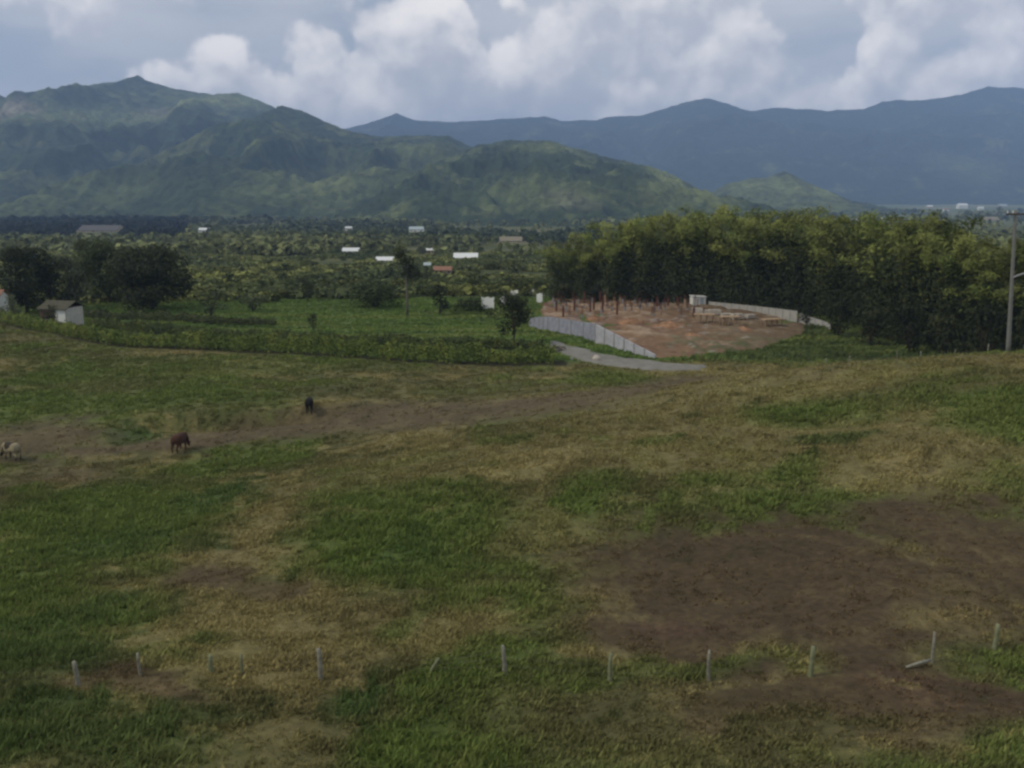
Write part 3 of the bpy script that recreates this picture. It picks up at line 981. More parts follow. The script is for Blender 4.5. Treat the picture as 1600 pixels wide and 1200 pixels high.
SH = [(880, 196, 442, 46), (930, 196, 448, 40), (1010, 194, 430, 60), (1310, 150, 470, 50), (1360, 142, 480, 60), (1420, 134, 474, 56), (1475, 126, 490, 60), (1530, 122, 470, 70), (1600, 118, 480, 60), (1260, 164, 462, 46)]
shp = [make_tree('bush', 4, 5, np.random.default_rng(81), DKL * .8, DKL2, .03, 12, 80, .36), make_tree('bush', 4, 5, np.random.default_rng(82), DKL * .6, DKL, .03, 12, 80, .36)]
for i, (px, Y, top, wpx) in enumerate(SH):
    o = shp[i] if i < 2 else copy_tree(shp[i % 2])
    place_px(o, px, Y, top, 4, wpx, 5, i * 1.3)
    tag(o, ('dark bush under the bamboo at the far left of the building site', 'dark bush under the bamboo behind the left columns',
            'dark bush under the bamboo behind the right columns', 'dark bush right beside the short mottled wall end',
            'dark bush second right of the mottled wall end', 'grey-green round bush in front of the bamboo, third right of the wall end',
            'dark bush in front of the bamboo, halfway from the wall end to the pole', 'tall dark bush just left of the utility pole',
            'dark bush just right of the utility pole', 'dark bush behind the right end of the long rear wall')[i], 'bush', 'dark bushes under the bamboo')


# ------------------------------------------------------------------ houses
def house(px, py, wpx, hpx, wall, roof, label, depth=.7, rz=0.0, Y=None, pitch=.35, nwin=2, kind='house', end=None, base_py=None):
    """py: foot of the house in the picture"""
    p = gpx(px, Y) if Y else G(px, py)
    s = m_per_px(p)
    W, Ht = wpx * s, hpx * s
    D = max(W * depth, 3.0)
    rh = D * .5 * pitch
    wh = max(Ht - rh, Ht * .4)
    root = empty(kind, p, rz)
    root.location.z = float(p[2]) - .1
    MB().box((0, 0, wh / 2), (W, D, wh)).build('wall', wall, root)
    if end:
        MB().box((W / 2 + .03, 0, wh / 2 + .02), (.05, D * .98, wh)).build('end_wall', end, root)
    e = .35
    t_ = .12
    MB().prism([(-D / 2 - e, wh - e * pitch), (0, wh + rh), (D / 2 + e, wh - e * pitch), (D / 2 + e, wh - e * pitch + t_), (0, wh + rh + t_), (-D / 2 - e, wh - e * pitch + t_)][::-1],
               -W / 2 - e, W / 2 + e).build('roof', roof, root)
    for sx_ in (-1, 1):
        gb = MB()
        gb.prism([(-D / 2, wh), (D / 2, wh), (0, wh + rh - .02)], sx_ * W / 2 - (.1 if sx_ > 0 else 0), sx_ * W / 2 + (.1 if sx_ < 0 else 0))
        gb.build('gable', end or wall, root)
    dh = min(2.0, wh * .8)
    MB().box((-W * .08, -D / 2 - .01, dh / 2), (.9, .06, dh)).build('door', M_brown, root)
    for k in range(nwin):
        x = -W * .34 + k * (W * .72 / max(nwin - 1, 1)) if nwin > 1 else W * .28
        MB().box((x, -D / 2 - .01, wh * .55), (min(1.1, W * .14), .06, min(1.0, wh * .35))).build('window', M_dark, root)
    tag(root, label, kind.replace('_', ' '))
    return root, p, W, Ht


M_dull = pmat('dull_tan_roof', (.23, .20, .14), var=.3)
HOUSES = [
    (728, 405, 36, 9, M_white, M_whiteroof, 'long low building with a bright white roof left of the bamboo grove', 'building'),
    (602, 409, 26, 8, M_white, M_whiteroof, 'white roofed house just left above the tall slim tree', 'house'),
    (549, 395, 25, 8, M_white, M_whiteroof, 'cream white house at the far edge of the yellow-green scrub', 'house'),
    (672, 397, 11, 9, M_tan, M_whiteroof, 'tiny pale house half hidden right above the tall slim tree', 'house'),
    (668, 419, 9, 9, M_white, M_tin, 'small pale hut beside the orange roofed house', 'hut'),
    (692, 428, 26, 12, M_tan, M_tile, 'tan house with a dull orange roof left below the bright white roof', 'house'),
    (651, 362, 22, 8, M_white, M_tin, 'pale blue-green roofed building at the foot of the hills', 'building'),
    (545, 360, 10, 6, M_white, M_whiteroof, 'tiny white house at the foot of the hills left of the blue-green roof', 'house'),
    (320, 363, 16, 7, M_white, M_whiteroof, 'small grey-white house at the foot of the mountain above the broad dark tree', 'house'),
    (798, 378, 34, 6, M_tan, M_dull, 'long tan roofed building at the left edge of the bamboo grove', 'building'),
    (1344, 346, 13, 7, M_white, M_whiteroof, 'small white house showing above the middle of the bamboo grove', 'house'),
    (1503, 326, 14, 8, M_white, M_whiteroof, 'white house on the plain below the blue mountains', 'house'),
    (1532, 328, 8, 5, M_white, M_whiteroof, 'tiny white house right of the larger one on the plain', 'house'),
    (22, 328, 44, 6, M_tan, M_whiteroof, 'long pale building at the foot of the mountain at the left edge', 'building'),
    (1400, 334, 9, 5, M_white, M_tin, 'tiny pale house behind the bamboo, left of the white house on the plain', 'house'),
    (1452, 325, 9, 4, M_tan, M_whiteroof, 'tiny cream house far off on the plain left of the white house', 'house'),
    (1566, 323, 12, 4, M_tan, M_tin, 'low grey-roofed building far off on the plain left of the pole top', 'building'),
    (1374, 345, 8, 5, M_tan, M_whiteroof, 'tiny cream house just right of the small white one above the bamboo', 'house'),
    (1545, 345, 24, 5, M_tan, M_dull, 'long sandy building above the right end of the bamboo', 'building'),
    (1478, 330, 8, 4, M_white, M_tile, 'tiny house with a reddish roof on the plain below the blue mountains', 'house'),
]
BOX = []
for (px, py, wp, hp, wl, rf, lb, kd) in HOUSES:
    r, p, W, Ht = house(px, py, wp, hp, wl, rf, lb, kind=kd, pitch=.5)
    BOX.append((px - wp / 2 - 4, px + wp / 2 + 4, py - hp - 3, py - 1, p[1]))

# low tan sheds on the far left, seen as one long roof
r, p, W, Ht = house(160, 362, 60, 7, M_tan, pmat('dusty_roof', (.10, .095, .09)), 'long brownish shed in front of the dark woods on the left', kind='shed', nwin=4)
BOX.append((125, 195, 350, 362, p[1]))

# left edge house and the small brown one with a white end
house(-14, 486, 44, 46, M_white, M_tile, 'white house with a red tile roof cut by the left edge', kind='house', Y=172, pitch=.6)
p = gpx(98, 163)
s = m_per_px(p)
root = empty('house', p, R(-14))
W, wh, D = 46 * s, 30 * s, 4.2
MB().box((0, 0, wh / 2), (W, D, wh)).build('wall', M_brown, root)
MB().box((W / 2 - 1.05, -D / 2 - .04, wh * .62), (2.0, .08, wh * .7)).build('white_panel', M_white, root)
MB().box((W / 2 + .04, 0, wh / 2), (.08, D, wh)).build('end_wall', pmat('weathered_white', (.45, .43, .37), var=.2), root)
MB().prism([(-D / 2 - .4, wh - .25), (.2, wh + .9), (D / 2 + .3, wh - .1), (D / 2 + .3, wh), (.2, wh + 1.02), (-D / 2 - .4, wh - .13)][::-1], -W / 2 - .3, W / 2 + .3).build('roof', pmat('mossy_roof', (.075, .07, .045), var=.3), root)
MB().box((-W * .1, -D / 2 - .03, 1.0), (.9, .06, 2.0)).build('door', M_dark, root)
MB().box((-W * .36, -D / 2 - .03, 1.3), (.8, .06, .8)).build('window', M_dark, root)
tag(root, 'small brown house with a bright white panel at the right end of its front', 'house')
p = gpx(73, 160)
root = empty('water_tank', p)
MB().tube([(0, 0, -.1), (0, 0, 1.15), (0, 0, 1.35)], [.62, .62, .3], 14).build('tank', pmat('tank_pink', (.5, .42, .36)), root, True)
MB().tube([(0, 0, 1.34), (0, 0, 1.46)], [.22, .2], 12).build('lid', M_dark, root)
tag(root, 'small pale pinkish tank left of the brown house', 'tank')

# ------------------------------------------------------------------ scrub between the field and the hills
protos = []
for i, (ca, cb) in enumerate([(YEL * .7, YEL2 * .8), (YEL * .6, MIDL2), (MIDL * .9, YEL), (MIDL * .7, MIDL), (DKL2, MIDL)]):
    protos.append(make_tree('bush', 4.5, 5.5, np.random.default_rng(200 + i), ca, cb, .05, 12, 36, .55))
rng = np.random.default_rng(99)
LAB = [('yellow-green bush in the scrub beyond the field', 'yellow-green scrub bushes'), ('yellowish mid green bush in the scrub beyond the field', 'yellowish scrub bushes'),
       ('mid green bush in the scrub beyond the field', 'mid green scrub bushes'), ('dull green bush in the scrub beyond the field', 'dull green scrub bushes'),
       ('dark green bush in the scrub beyond the field', 'dark green scrub bushes')]
cnt = [0] * 5
SCR = []
tries = 0
while sum(cnt) < 285 and tries < 6000:
    tries += 1
    px = rng.uniform(-60, 880)
    Y = 204 + 330 * rng.random() ** 1.15
    if px > 820 and Y > 260: continue
    if px < 300 and Y < 215: continue
    k = int(np.clip(round(1.2 + 1.5 * fbm(np.array([px / 90]), np.array([Y / 60]), 300, 2)[0] + rng.normal() * .7), 0, 4))
    if px > 720 and Y < 330: k = min(k, 1)
    p = gpx(px, Y)
    hh = rng.uniform(1.8, 3.6) * (1.0 if k < 3 else 1.2)
    s = m_per_px(p)
    ft = 300 + (CAMZ - p[2]) / s - 10
    rw = hh * 1.3 / 2 / s
    tp = ft - hh / s + 8
    if any(px + rw > b[0] and px - rw < b[1] and tp < b[3] and ft > b[2] and Y < b[4] for b in BOX):
        continue
    o = protos[k] if cnt[k] == 0 else copy_tree(protos[k])
    cnt[k] += 1
    put(o, p[0], p[1], hh / 4.5, rng.uniform(0, 6), sx=hh / 4.5 * rng.uniform(1.3, 2.2))
    SCR.append((o, k, px, ft - hh / s * .5, Y))
    tag(o, LAB[k][0], 'bush', LAB[k][1])

# low scrub between the bushes: ground cover, one mass
rng = np.random.default_rng(23)
N = 60000
Y = 196 + 360 * rng.random(N) ** .95
px = rng.uniform(-80, 900, N)
X = (px - 800) / FPX * Y
nn = fbm(X / 26, Y / 30, 701, 4, .6)
keep = (nn > -.18) & ~((px > 850) & (Y < 215)) & ~((px > 430) & (Y < 204 + 14 * (px > 640)))
for b in BOX:
    keep &= ~((px > b[0]) & (px < b[1]) & (Y < b[4] + 6) & (Y > b[4] - 26))
X, Y, nn = X[keep], Y[keep], nn[keep]
k = len(X)
r = rng.uniform(.6, 1.5, k) * (1 + .5 * np.clip(nn, 0, 1))
q = 7
u = rng.normal(size=(k, q, 3)); u[..., 2] = np.abs(u[..., 2]); u /= np.linalg.norm(u, axis=2)[..., None]
P = np.stack([X, Y, H(X, Y) + r * .3], -1)[:, None, :] + u * (r * .9)[:, None, None]
tone = np.clip(.5 + 1.0 * fbm(X / 40, Y / 55, 744, 4, .6), 0, 1)[:, None]
c = np.array([.085, .105, .038]) * (1 - tone) + np.array([.250, .265, .075]) * tone
dk = (sst(-fbm(X / 9, Y / 12, 755, 3), .15, .6))[:, None]
c = c * (1 - .7 * dk) + np.array([.060, .075, .030]) * .7 * dk
c = np.repeat(c * rng.uniform(.75, 1.3, (k, 1)), q, axis=0)
V, F_, C = leaf_quads(P.reshape(-1, 3), u.reshape(-1, 3), 1.0, .8, rng, c)
V = (V.reshape(-1, 4, 3) - P.reshape(-1, 1, 3)) * np.repeat(r * .9, q)[:, None, None] + P.reshape(-1, 1, 3)
tag(nm('scrub', V.reshape(-1, 3), F_, M_leaf, col=C), 'low yellow-green scrub covering the ground beyond the green field', 'scrub', kind='stuff')
for k in range(5):
    if cnt[k] == 0:
        for ch in list(protos[k].children): bpy.data.objects.remove(ch)
        bpy.data.objects.remove(protos[k])
# the bushes nearest to something one can find are told apart by it
LM = [(728, 400, 'bright white roofed building'), (602, 404, 'white roofed house'), (549, 390, 'cream white house'), (692, 420, 'orange roofed house'),
      (636, 420, 'tall slim tree'), (481, 445, 'small dark round tree'), (240, 420, 'broad black-green tree'), (585, 455, 'wide low dark tree'), (687, 465, 'nearly black upright bush'),
      (762, 472, 'leftmost white board'), (798, 372, 'long tan roofed building'), (172, 390, 'mid green spreading tree'), (860, 400, 'left end of the bamboo grove')]
taken = set()
for lx, ly, nme in LM:
    for dname, test in (('left of', lambda a, b: a < -8 and abs(b) < abs(a)), ('right of', lambda a, b: a > 8 and abs(b) < abs(a)),
                        ('behind', lambda a, b: b < -4 and abs(a) <= abs(b)), ('below', lambda a, b: b > 4 and abs(a) <= abs(b))):
        c_ = sorted([(math.hypot(q[2] - lx, q[3] - ly), i) for i, q in enumerate(SCR) if i not in taken and test(q[2] - lx, q[3] - ly)])[:2]
        for j, (dd, i) in enumerate(c_):
            if dd < 60:
                taken.add(i)
                cn = ('yellow-green', 'yellowish green', 'mid green', 'dull green', 'dark green')[SCR[i][1]]
                SCR[i][0]['label'] = ('%s scrub bush closest %s the %s' if j == 0 else '%s scrub bush second closest %s the %s') % (cn, dname, nme)

# ------------------------------------------------------------------ far woods as one mass
rng = np.random.default_rng(5)
N = 24000
Y = np.exp(rng.uniform(math.log(480), math.log(3000), N) if True else 0)
px = rng.uniform(-120, 1720, N)
X = (px - 800) / FPX * Y
nn = fbm(X / 190, Y / 260, 401, 4, .5) + .12
keep = (nn > .10) | ((px < 290) & (Y > 700) & (Y < 2200)) | (rng.random(N) < .05)
for b in BOX:
    keep &= ~((px > b[0] - 2) & (px < b[1] + 2) & (Y < b[4] + 14) & (Y > b[4] * .72))
keep &= ~((px < 1150) & (Y > 1650))
keep &= ~((px > 1050) & (Y > 900) & (rng.random(N) < .72))
X, Y, px = X[keep], Y[keep], px[keep]
k = len(X)
r = rng.uniform(3.0, 5.8, k) * np.clip(Y / 1200, .7, 1.5)
hgt = r * rng.uniform(1.2, 2.0, k)
Z = H(X, Y)
q = 9
u = rng.normal(size=(k, q, 3)); u[..., 2] = np.abs(u[..., 2]); u /= np.linalg.norm(u, axis=2)[..., None]
P = np.stack([X, Y, Z + hgt * .35], -1)[:, None, :] + u * np.stack([r * .8, r * .8, hgt * .6], -1)[:, None, :]
tone = np.clip(.5 + .8 * fbm(X / 200, Y / 200, 444, 3), 0, 1)[:, None]
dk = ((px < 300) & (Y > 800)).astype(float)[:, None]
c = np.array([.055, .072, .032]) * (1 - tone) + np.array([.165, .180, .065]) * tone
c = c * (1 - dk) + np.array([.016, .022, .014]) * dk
c = np.repeat(c * rng.uniform(.7, 1.3, (k, 1)), q, axis=0)
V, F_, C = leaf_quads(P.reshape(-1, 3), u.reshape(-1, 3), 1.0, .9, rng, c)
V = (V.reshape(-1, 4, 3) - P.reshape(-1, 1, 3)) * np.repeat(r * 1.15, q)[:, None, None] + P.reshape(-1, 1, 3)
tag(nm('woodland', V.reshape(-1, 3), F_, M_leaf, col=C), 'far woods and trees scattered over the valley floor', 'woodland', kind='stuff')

# ------------------------------------------------------------------ building site


def sheet(name, poly_px, mat, dz, step, colf, cols=None):
    P = [G(a, b)[:2] for a, b in poly_px]
    P = np.array(P)
    x0, x1, y0, y1 = P[:, 0].min() - 2, P[:, 0].max() + 2, P[:, 1].min() - 2, P[:, 1].max() + 2
    xs, ys = np.arange(x0, x1, step), np.arange(y0, y1, step)
    Xg, Yg = np.meshgrid(xs, ys)
    inside = np.zeros(Xg.shape, bool)
    dist = np.full(Xg.shape, 1e9)
    k = len(P)
    for i in range(k):
        ax, ay = P[i]; bx, by = P[(i + 1) % k]
        cond = ((ay > Yg) != (by > Yg)) & (Xg < (bx - ax) * (Yg - ay) / (by - ay + 1e-9) + ax)
        inside ^= cond
        vx, vy = bx - ax, by - ay
        t_ = np.clip(((Xg - ax) * vx + (Yg - ay) * vy) / (vx * vx + vy * vy + 1e-9), 0, 1)
        dist = np.minimum(dist, np.hypot(Xg - ax - t_ * vx, Yg - ay - t_ * vy))
    sd_ = np.where(inside, dist, -dist) + .7 * fbm(Xg / 2.5, Yg / 2.5, 500, 3)
    Zg = H(Xg, Yg) + dz * sst(sd_, -.6, .8) - .35 * (1 - sst(sd_, -.9, .2))
    if colf is not None:
        c_, dzz = colf(Xg, Yg, sd_)
        Zg = Zg + dzz * sst(sd_, 0, 2)
    else:
        c_ = None
    ii = np.arange(Xg.size).reshape(Xg.shape)
    F4 = np.stack([ii[:-1, :-1], ii[:-1, 1:], ii[1:, 1:], ii[1:, :-1]], -1).reshape(-1, 4)
    mx = sd_.ravel()[F4].max(axis=1) > -1.2
    used_, inv = np.unique(F4[mx], return_inverse=True)
    V_ = np.stack([Xg, Yg, Zg], -1).reshape(-1, 3)[used_]
    c_ = None if c_ is None else c_.reshape(-1, 3)[used_]
    return tag(nm(name, V_, inv.reshape(-1, 4), mat, col=c_, smooth=True), kind='structure')


def earth_col(X, Y, sd_):
    n = fbm(X / 7, Y / 7, 510, 4, .6); n2 = fbm(X / 1.6, Y / 2.2, 520, 3, .6)
    c_ = np.ones(X.shape + (3,)) * np.array([.20, .125, .072])
    c_ = lerp(c_, np.array([.33, .245, .165]), sst(n + .4 * n2, .05, .7) * .8)
    c_ = lerp(c_, np.array([.115, .060, .042]), sst(-n + .5 * n2, .1, .7) * .75)
    c_ = lerp(c_, np.array([.10, .08, .045]), sst(X, 20, 40) * .65)
    c_ = lerp(c_, np.array([.075, .080, .035]), sst(n2 + .6 * n, .0, .5) * sst(X, 16, 26) * (1 - sst(Y, 138, 152)) * .85)
    dz = .35 * n + .22 * n2
    c_ = lerp(c_, np.array([.10, .048, .034]), (1 - sst(np.abs(((X * .96 + Y * .28) % 5.2) - 2.6), .25, .7)) * .55 * sst(Y, 150, 156))
    c_ = lerp(c_, np.array([.34, .29, .23]), sst(n2 * .9 - n * .5, .45, .9) * .7)
    dz = dz + .55 * np.exp(-((X - 30) / 6) ** 2 - ((Y - 150) / 5) ** 2) + .5 * np.exp(-((X - 18) / 6) ** 2 - ((Y - 143) / 4) ** 2)
    return c_, dz


SITE_PX = [(846, 478), (862, 468), (960, 470), (1080, 474), (1180, 480), (1262, 500), (1255, 522), (1190, 545), (1110, 556), (1030, 560), (960, 540), (900, 526), (850, 512)]
sheet('building_site_earth', SITE_PX, M_earth, .22, .6, earth_col)
ROAD_PX = [(862, 533), (930, 551), (985, 561), (1040, 567), (1095, 570), (1110, 574), (1090, 579), (1040, 580), (985, 576), (930, 569), (880, 556), (858, 545)]
sheet('road', ROAD_PX, M_road, .16, .5, None)


def wall_run(name, pts, hts, thick, mat, label, panels, cap=None):
    P = [gpx(a, b) for a, b in pts]
    root = empty(name, P[0])
    o = np.array(P[0])
    mb = MB()
    for i in range(len(P) - 1):
        A, B = P[i] - o, P[i + 1] - o
        n_ = panels
        for j in range(n_):
            a = A + (B - A) * (j / n_ + .004); b = A + (B - A) * ((j + 1) / n_ - .004)
            ha = hts[i] + (hts[i + 1] - hts[i]) * j / n_; hb = hts[i] + (hts[i + 1] - hts[i]) * (j + 1) / n_
            d = (b - a)[:2]; L = math.hypot(*d); nx_, ny_ = -d[1] / L * thick / 2, d[0] / L * thick / 2
            V_ = []
            for (q_, h_) in ((a, ha), (b, hb)):
                for sg in (-1, 1):
                    V_ += [[q_[0] + sg * nx_, q_[1] + sg * ny_, q_[2] - .3], [q_[0] + sg * nx_, q_[1] + sg * ny_, q_[2] + h_]]
            F4 = [[0, 4, 5, 1], [2, 3, 7, 6], [1, 5, 7, 3], [0, 2, 6, 4], [0, 1, 3, 2], [4, 6, 7, 5]]
            mb.add(V_, np.array(F4))
            MB().box((a[0], a[1], a[2] + ha / 2), (.22, thick + .1, ha + .12), math.atan2(d[1], d[0])).build('pillar', M_conc, root)
    mb.build('panel', mat, root)
    tag(root, label, 'wall')
    return root


wall_run('block_wall', [(828, 159), (856, 155), (932, 141.5)], [1.6, 2.2, 2.6], .2, M_wallA, 'blue-grey block wall section at the left of the building site', 4)
wall_run('block_wall', [(930, 140.8), (1024, 129.5)], [2.75, .55], .2, M_wallB, 'paler block wall section with a top that slopes down to the right', 6)
wall_run('rear_wall', [(1108, 190), (1180, 180), (1246, 168)], [1.0, 1.35, 1.9], .2, M_back, 'long pale grey wall along the back of the building site under the bamboo', 6)
wall_run('rear_wall', [(1250, 166), (1298, 157)], [1.7, 1.0], .2, M_back, 'short mottled end of the rear wall by the dark bushes', 4)

# small white shed
p = gpx(1090, 191)
root = empty('shed', p, .1)
MB().box((0, 0, .95), (2.6, 2.0, 1.9)).build('wall', M_white, root)
MB().box((0, 0, 1.98), (2.9, 2.3, .12), tilt=.05).build('roof', M_whiteroof, root)
MB().box((.5, -1.02, .85), (.7, .06, 1.6)).build('door', M_tin, root)
tag(root, 'small white shed at the back of the building site', 'shed')


def make_col(hc, hr, mat, seed):
    rng = np.random.default_rng(seed)
    root = empty('building_column', (0, 0, 0))
    MB().box((0, 0, hc / 2 - .1), (.34, .34, hc + .2)).build('column', mat, root)
    mb = MB()
    for a in (-1, 1):
        for b in (-1, 1):
            mb.tube([(a * .12, b * .12, hc - .1), (a * .12 + rng.normal() * .03, b * .12, hc + hr)], .028, 5)
    for k in range(4):
        mb.box((0, 0, hc + hr * (k + .5) / 4), (.3, .3, .03))
    mb.build('reinforcing_bars', M_rust, root)
    return root


CP = [make_col(.5, 1.7, M_conc, 1), make_col(1.5, .8, M_form, 2), make_col(2.0, .4, M_rust, 3), make_col(1.1, .6, M_conc, 4)]
CL = [('rusty steel cage rising from a stub column on the building site', 'rusty column cages on the building site'),
      ('wood boxed column topped with steel bars on the building site', 'wood boxed columns on the building site'),
      ('reddish brown column on the building site', 'reddish columns on the building site'),
      ('short grey concrete column on the building site', 'short grey columns on the building site')]
rng = np.random.default_rng(12)
ccnt = [0] * 4
for row, Yr in enumerate((194, 187, 180, 172)):
    for px in np.arange(862, 1084, 10.5):
        if rng.random() < (.02, .05, .12, .4)[row]: continue
        k = int(rng.choice(4, p=(.35, .22, .25, .18)))
        o = CP[k] if ccnt[k] == 0 else copy_tree(CP[k])
        ccnt[k] += 1
        q_ = gpx(px + rng.normal() * 3 + row * 5, Yr + rng.normal() * .8)
        o.location = (q_[0], q_[1], q_[2] + .1)
        o.rotation_euler = (0, 0, rng.uniform(-.1, .1))
        sc_ = rng.uniform(.8, 1.15)
        o.scale = (1, 1, sc_)
        tag(o, CL[k][0], 'column', CL[k][1])
for k in range(4):
    if ccnt[k] == 0:
        for ch in list(CP[k].children): bpy.data.objects.remove(ch)
        bpy.data.objects.remove(CP[k])


def make_stack(mat, nx_, ny_, nz_, seed):
    rng = np.random.default_rng(seed)
    root = empty('block_stack', (0, 0, 0))
    mb = MB()
    for i in range(nx_):
        for j in range(ny_):
            for k in range(nz_):
                if k == nz_ - 1 and rng.random() < .3: continue
                mb.box(((i - nx_ / 2) * .42 + rng.normal() * .01, (j - ny_ / 2) * .42, .24 + k * .21), (.4, .4, .2))
    mb.build('blocks', mat, root)
    pb = MB()
    for i in (-1, 0, 1):
        pb.box((i * nx_ * .19 - .2, -.2, .05), (.1, ny_ * .42, .1))
    pb.build('pallet', M_form, root)
    return root


sp = [make_stack(M_block, 5, 3, 4, 1), make_stack(M_block, 4, 3, 3, 2)]
SL = ['leftmost pallet of pale blocks in front of the white shed', 'second pallet of pale blocks from the left', 'third pallet of pale blocks from the left',
      'low pallet of pale blocks in the middle of the row', 'pallet of pale blocks near the right of the row', 'rightmost pallet of pale blocks in front of the rear wall']
for i, (px, Y) in enumerate([(1090, 176), (1104, 175), (1118, 174.5), (1136, 171), (1153, 169), (1172, 170)]):
    o = sp[i] if i < 2 else copy_tree(sp[i % 2])
    q_ = gpx(px, Y)
    o.location = (q_[0], q_[1], q_[2] + .3)
    o.rotation_euler = (0, 0, i * .13 - .3)
    tag(o, SL[i], 'blocks', 'pallets of pale blocks on the building site')

# soil heaps
def heap(px, Y, w_, h_, seed, label):
    q_ = gpx(px, Y)
    n = 22
    th = np.linspace(0, 2 * math.pi, n + 1)[:-1]
    V_, F4 = [], []
    rr_ = np.linspace(1, 0, 9)
    for i, k in enumerate(rr_):
        x, y = np.cos(th) * k * w_, np.sin(th) * k * w_ * .7
        z = h_ * (1 - k) ** .9 * (1 + .35 * fbm(x / 1.1 + seed, y / 1.1, seed, 3)) + .12 * fbm(x / .4, y / .4, seed + 4, 2) - .25 * (k > .98)
        V_.append(np.stack([x * (1 + .2 * vn(th * 2, th * 0 + k, seed)), y, z], -1))
    for i in range(8):
        for j in range(n):
            F4.append([i * n + j, i * n + (j + 1) % n, (i + 1) * n + (j + 1) % n, (i + 1) * n + j])
    V_ = np.concatenate(V_)
    c_ = np.array([.26, .15, .085]) * (1 + .3 * fbm(V_[:, 0] * 2, V_[:, 1] * 2, seed, 3))[:, None]
    o = nm('soil_heap', V_, np.array(F4), M_earth, col=c_, smooth=True, loc=(q_[0], q_[1], q_[2] + .2))
    tag(o, label, 'soil heap', 'soil heaps on the building site')


heap(985, 163, 2.4, 1.0, 1, 'orange soil heap left of the timber tables')
heap(1045, 158, 2.8, .9, 2, 'orange soil heap in the middle of the front of the building site')
heap(1160, 152, 2.2, .8, 3, 'brown soil heap near the right front edge of the building site')
heap(930, 168, 1.8, .8, 4, 'small soil heap between the left rows of columns')
heap(1082, 146, 2.0, .6, 5, 'low soil heap nearest the road end of the building site')

# timber scaffolding tables below the blocks
def make_table(seed):
    root = empty('formwork_table', (0, 0, 0))
    MB().box((0, 0, 1.35), (3.4, 1.8, .14)).build('deck', M_form, root)
    for a in (-1.5, -.5, .5, 1.5):
        for b in (-.7, .7):
            MB().box((a, b, .6), (.12, .12, 1.36)).build('leg', M_form, root)
    return root


ft = make_table(1)
FL = ['timber formwork table left below the pale blocks', 'timber formwork table in the middle of the right half of the site', 'timber formwork table nearest the rear wall']
for i, (px, Y) in enumerate([(1100, 163), (1140, 161), (1205, 160)]):
    o = ft if i == 0 else copy_tree(ft)
    q_ = gpx(px, Y)
    o.location = (q_[0], q_[1], q_[2] + .1)
    o.rotation_euler = (0, 0, (-.1, .15, .3)[i])
    tag(o, FL[i], 'table', 'timber formwork tables')


# white panels / sacks left of the site
def tarp(px, py, wpx, hpx, label, mat=M_white, rz=0.0, name='white_board', cat='board'):
    p = G(px, py)
    s = m_per_px(p)
    root = empty(name, p, rz)
    W, Hh = wpx * s, hpx * s
    mb = MB()
    n = 8
    xs = np.linspace(-W / 2, W / 2, n)
    V_ = []
    for x in xs:
        sag = .06 * Hh * math.sin(x * 5 + px)
        V_ += [[x, 0, .05], [x, .35, Hh + sag], [x, .42, Hh + sag], [x, .07, .05]]
    F4 = []
    for i in range(n - 1):
        b = i * 4
        for j in range(4):
            F4.append([b + j, b + (j + 1) % 4, b + 4 + (j + 1) % 4, b + 4 + j])
    F4 += [[0, 3, 2, 1], [(n - 1) * 4, (n - 1) * 4 + 1, (n - 1) * 4 + 2, (n - 1) * 4 + 3]]
    mb.add(V_, np.array(F4)).build('sheet', mat, root)
    for x in (-W * .35, W * .35):
        MB().tube([(x, .5, Hh * .9), (x, 1.0, -.1)], .05, 6).build('prop', M_form, root)
    tag(root, label, cat)


tarp(762, 483, 20, 18, 'leftmost bright white board standing left of the open-branched tree')
tarp(789, 477, 14, 13, 'white board second from the left behind the open-branched tree', rz=.2)
tarp(803, 461, 12, 7, 'dull white board behind the top left of the open-branched tree', rz=-.2)
tarp(826, 461, 16, 9, 'white board behind the top right of the open-branched tree')
tarp(843, 473, 9, 14, 'narrow upright white board at the left corner of the building site')
# pale stone by the road
p = G(931, 563)
V = []
rng = np.random.default_rng(3)
mb = MB()
th = np.linspace(0, 2 * math.pi, 9)[:-1]
ring = []
for z, r0 in ((-.1, .5), (.18, .62), (.42, .45), (.55, .2)):
    ring.append([[r0 * (1 + .15 * rng.normal()) * math.cos(a), .8 * r0 * (1 + .15 * rng.normal()) * math.sin(a), z + .03 * rng.normal()] for a in th])
V = np.array(ring).reshape(-1, 3)
F4 = [[i * 8 + j, i * 8 + (j + 1) % 8, (i + 1) * 8 + (j + 1) % 8, (i + 1) * 8 + j] for i in range(3) for j in range(8)]
mb.add(V, [np.array(F4), np.arange(24, 32)[None, :]])
o = mb.build('boulder', M_block, None, True)
o.location = p
o.location.z += .1
tag(o, 'pale boulder in the grass beside the road below the wall', 'boulder')

# ------------------------------------------------------------------ utility pole on the right
p = gpx(1575, 84.5)
Yp = p[1]
top = at(1587, 328, Yp)
h = top[2] - p[2]
dx = top[0] - p[0]
root = empty('utility_pole', p)
zs = np.linspace(-.5, h, 10)
mb = MB()
mb.tube(np.stack([dx * np.maximum(zs, 0) / h, 0 * zs, zs], -1), np.linspace(.20, .12, 10), 12)
mb.build('pole', pmat('pole_concrete', (.17, .17, .15), var=.15), root, True)
zc = at(1582, 434, Yp)[2] - p[2]
xc = dx * zc / h
mb = MB()
mb.tube([(xc, -.1, zc), (xc + .45, -.1, zc + .22), (xc + 1.1, -.1, zc + .42), (xc + 1.9, -.1, zc + .5)], [.09, .085, .08, .06], 8)
mb.build('lamp_arm', M_conc, root, True)
MB().box((xc + 2.1, -.1, zc + .5), (.6, .24, .14)).build('lamp_head', M_conc, root)
mb = MB()
mb.box((dx, -.16, h - .35), (1.7, .12, .14))
mb.build('crossarm', M_bark, root)
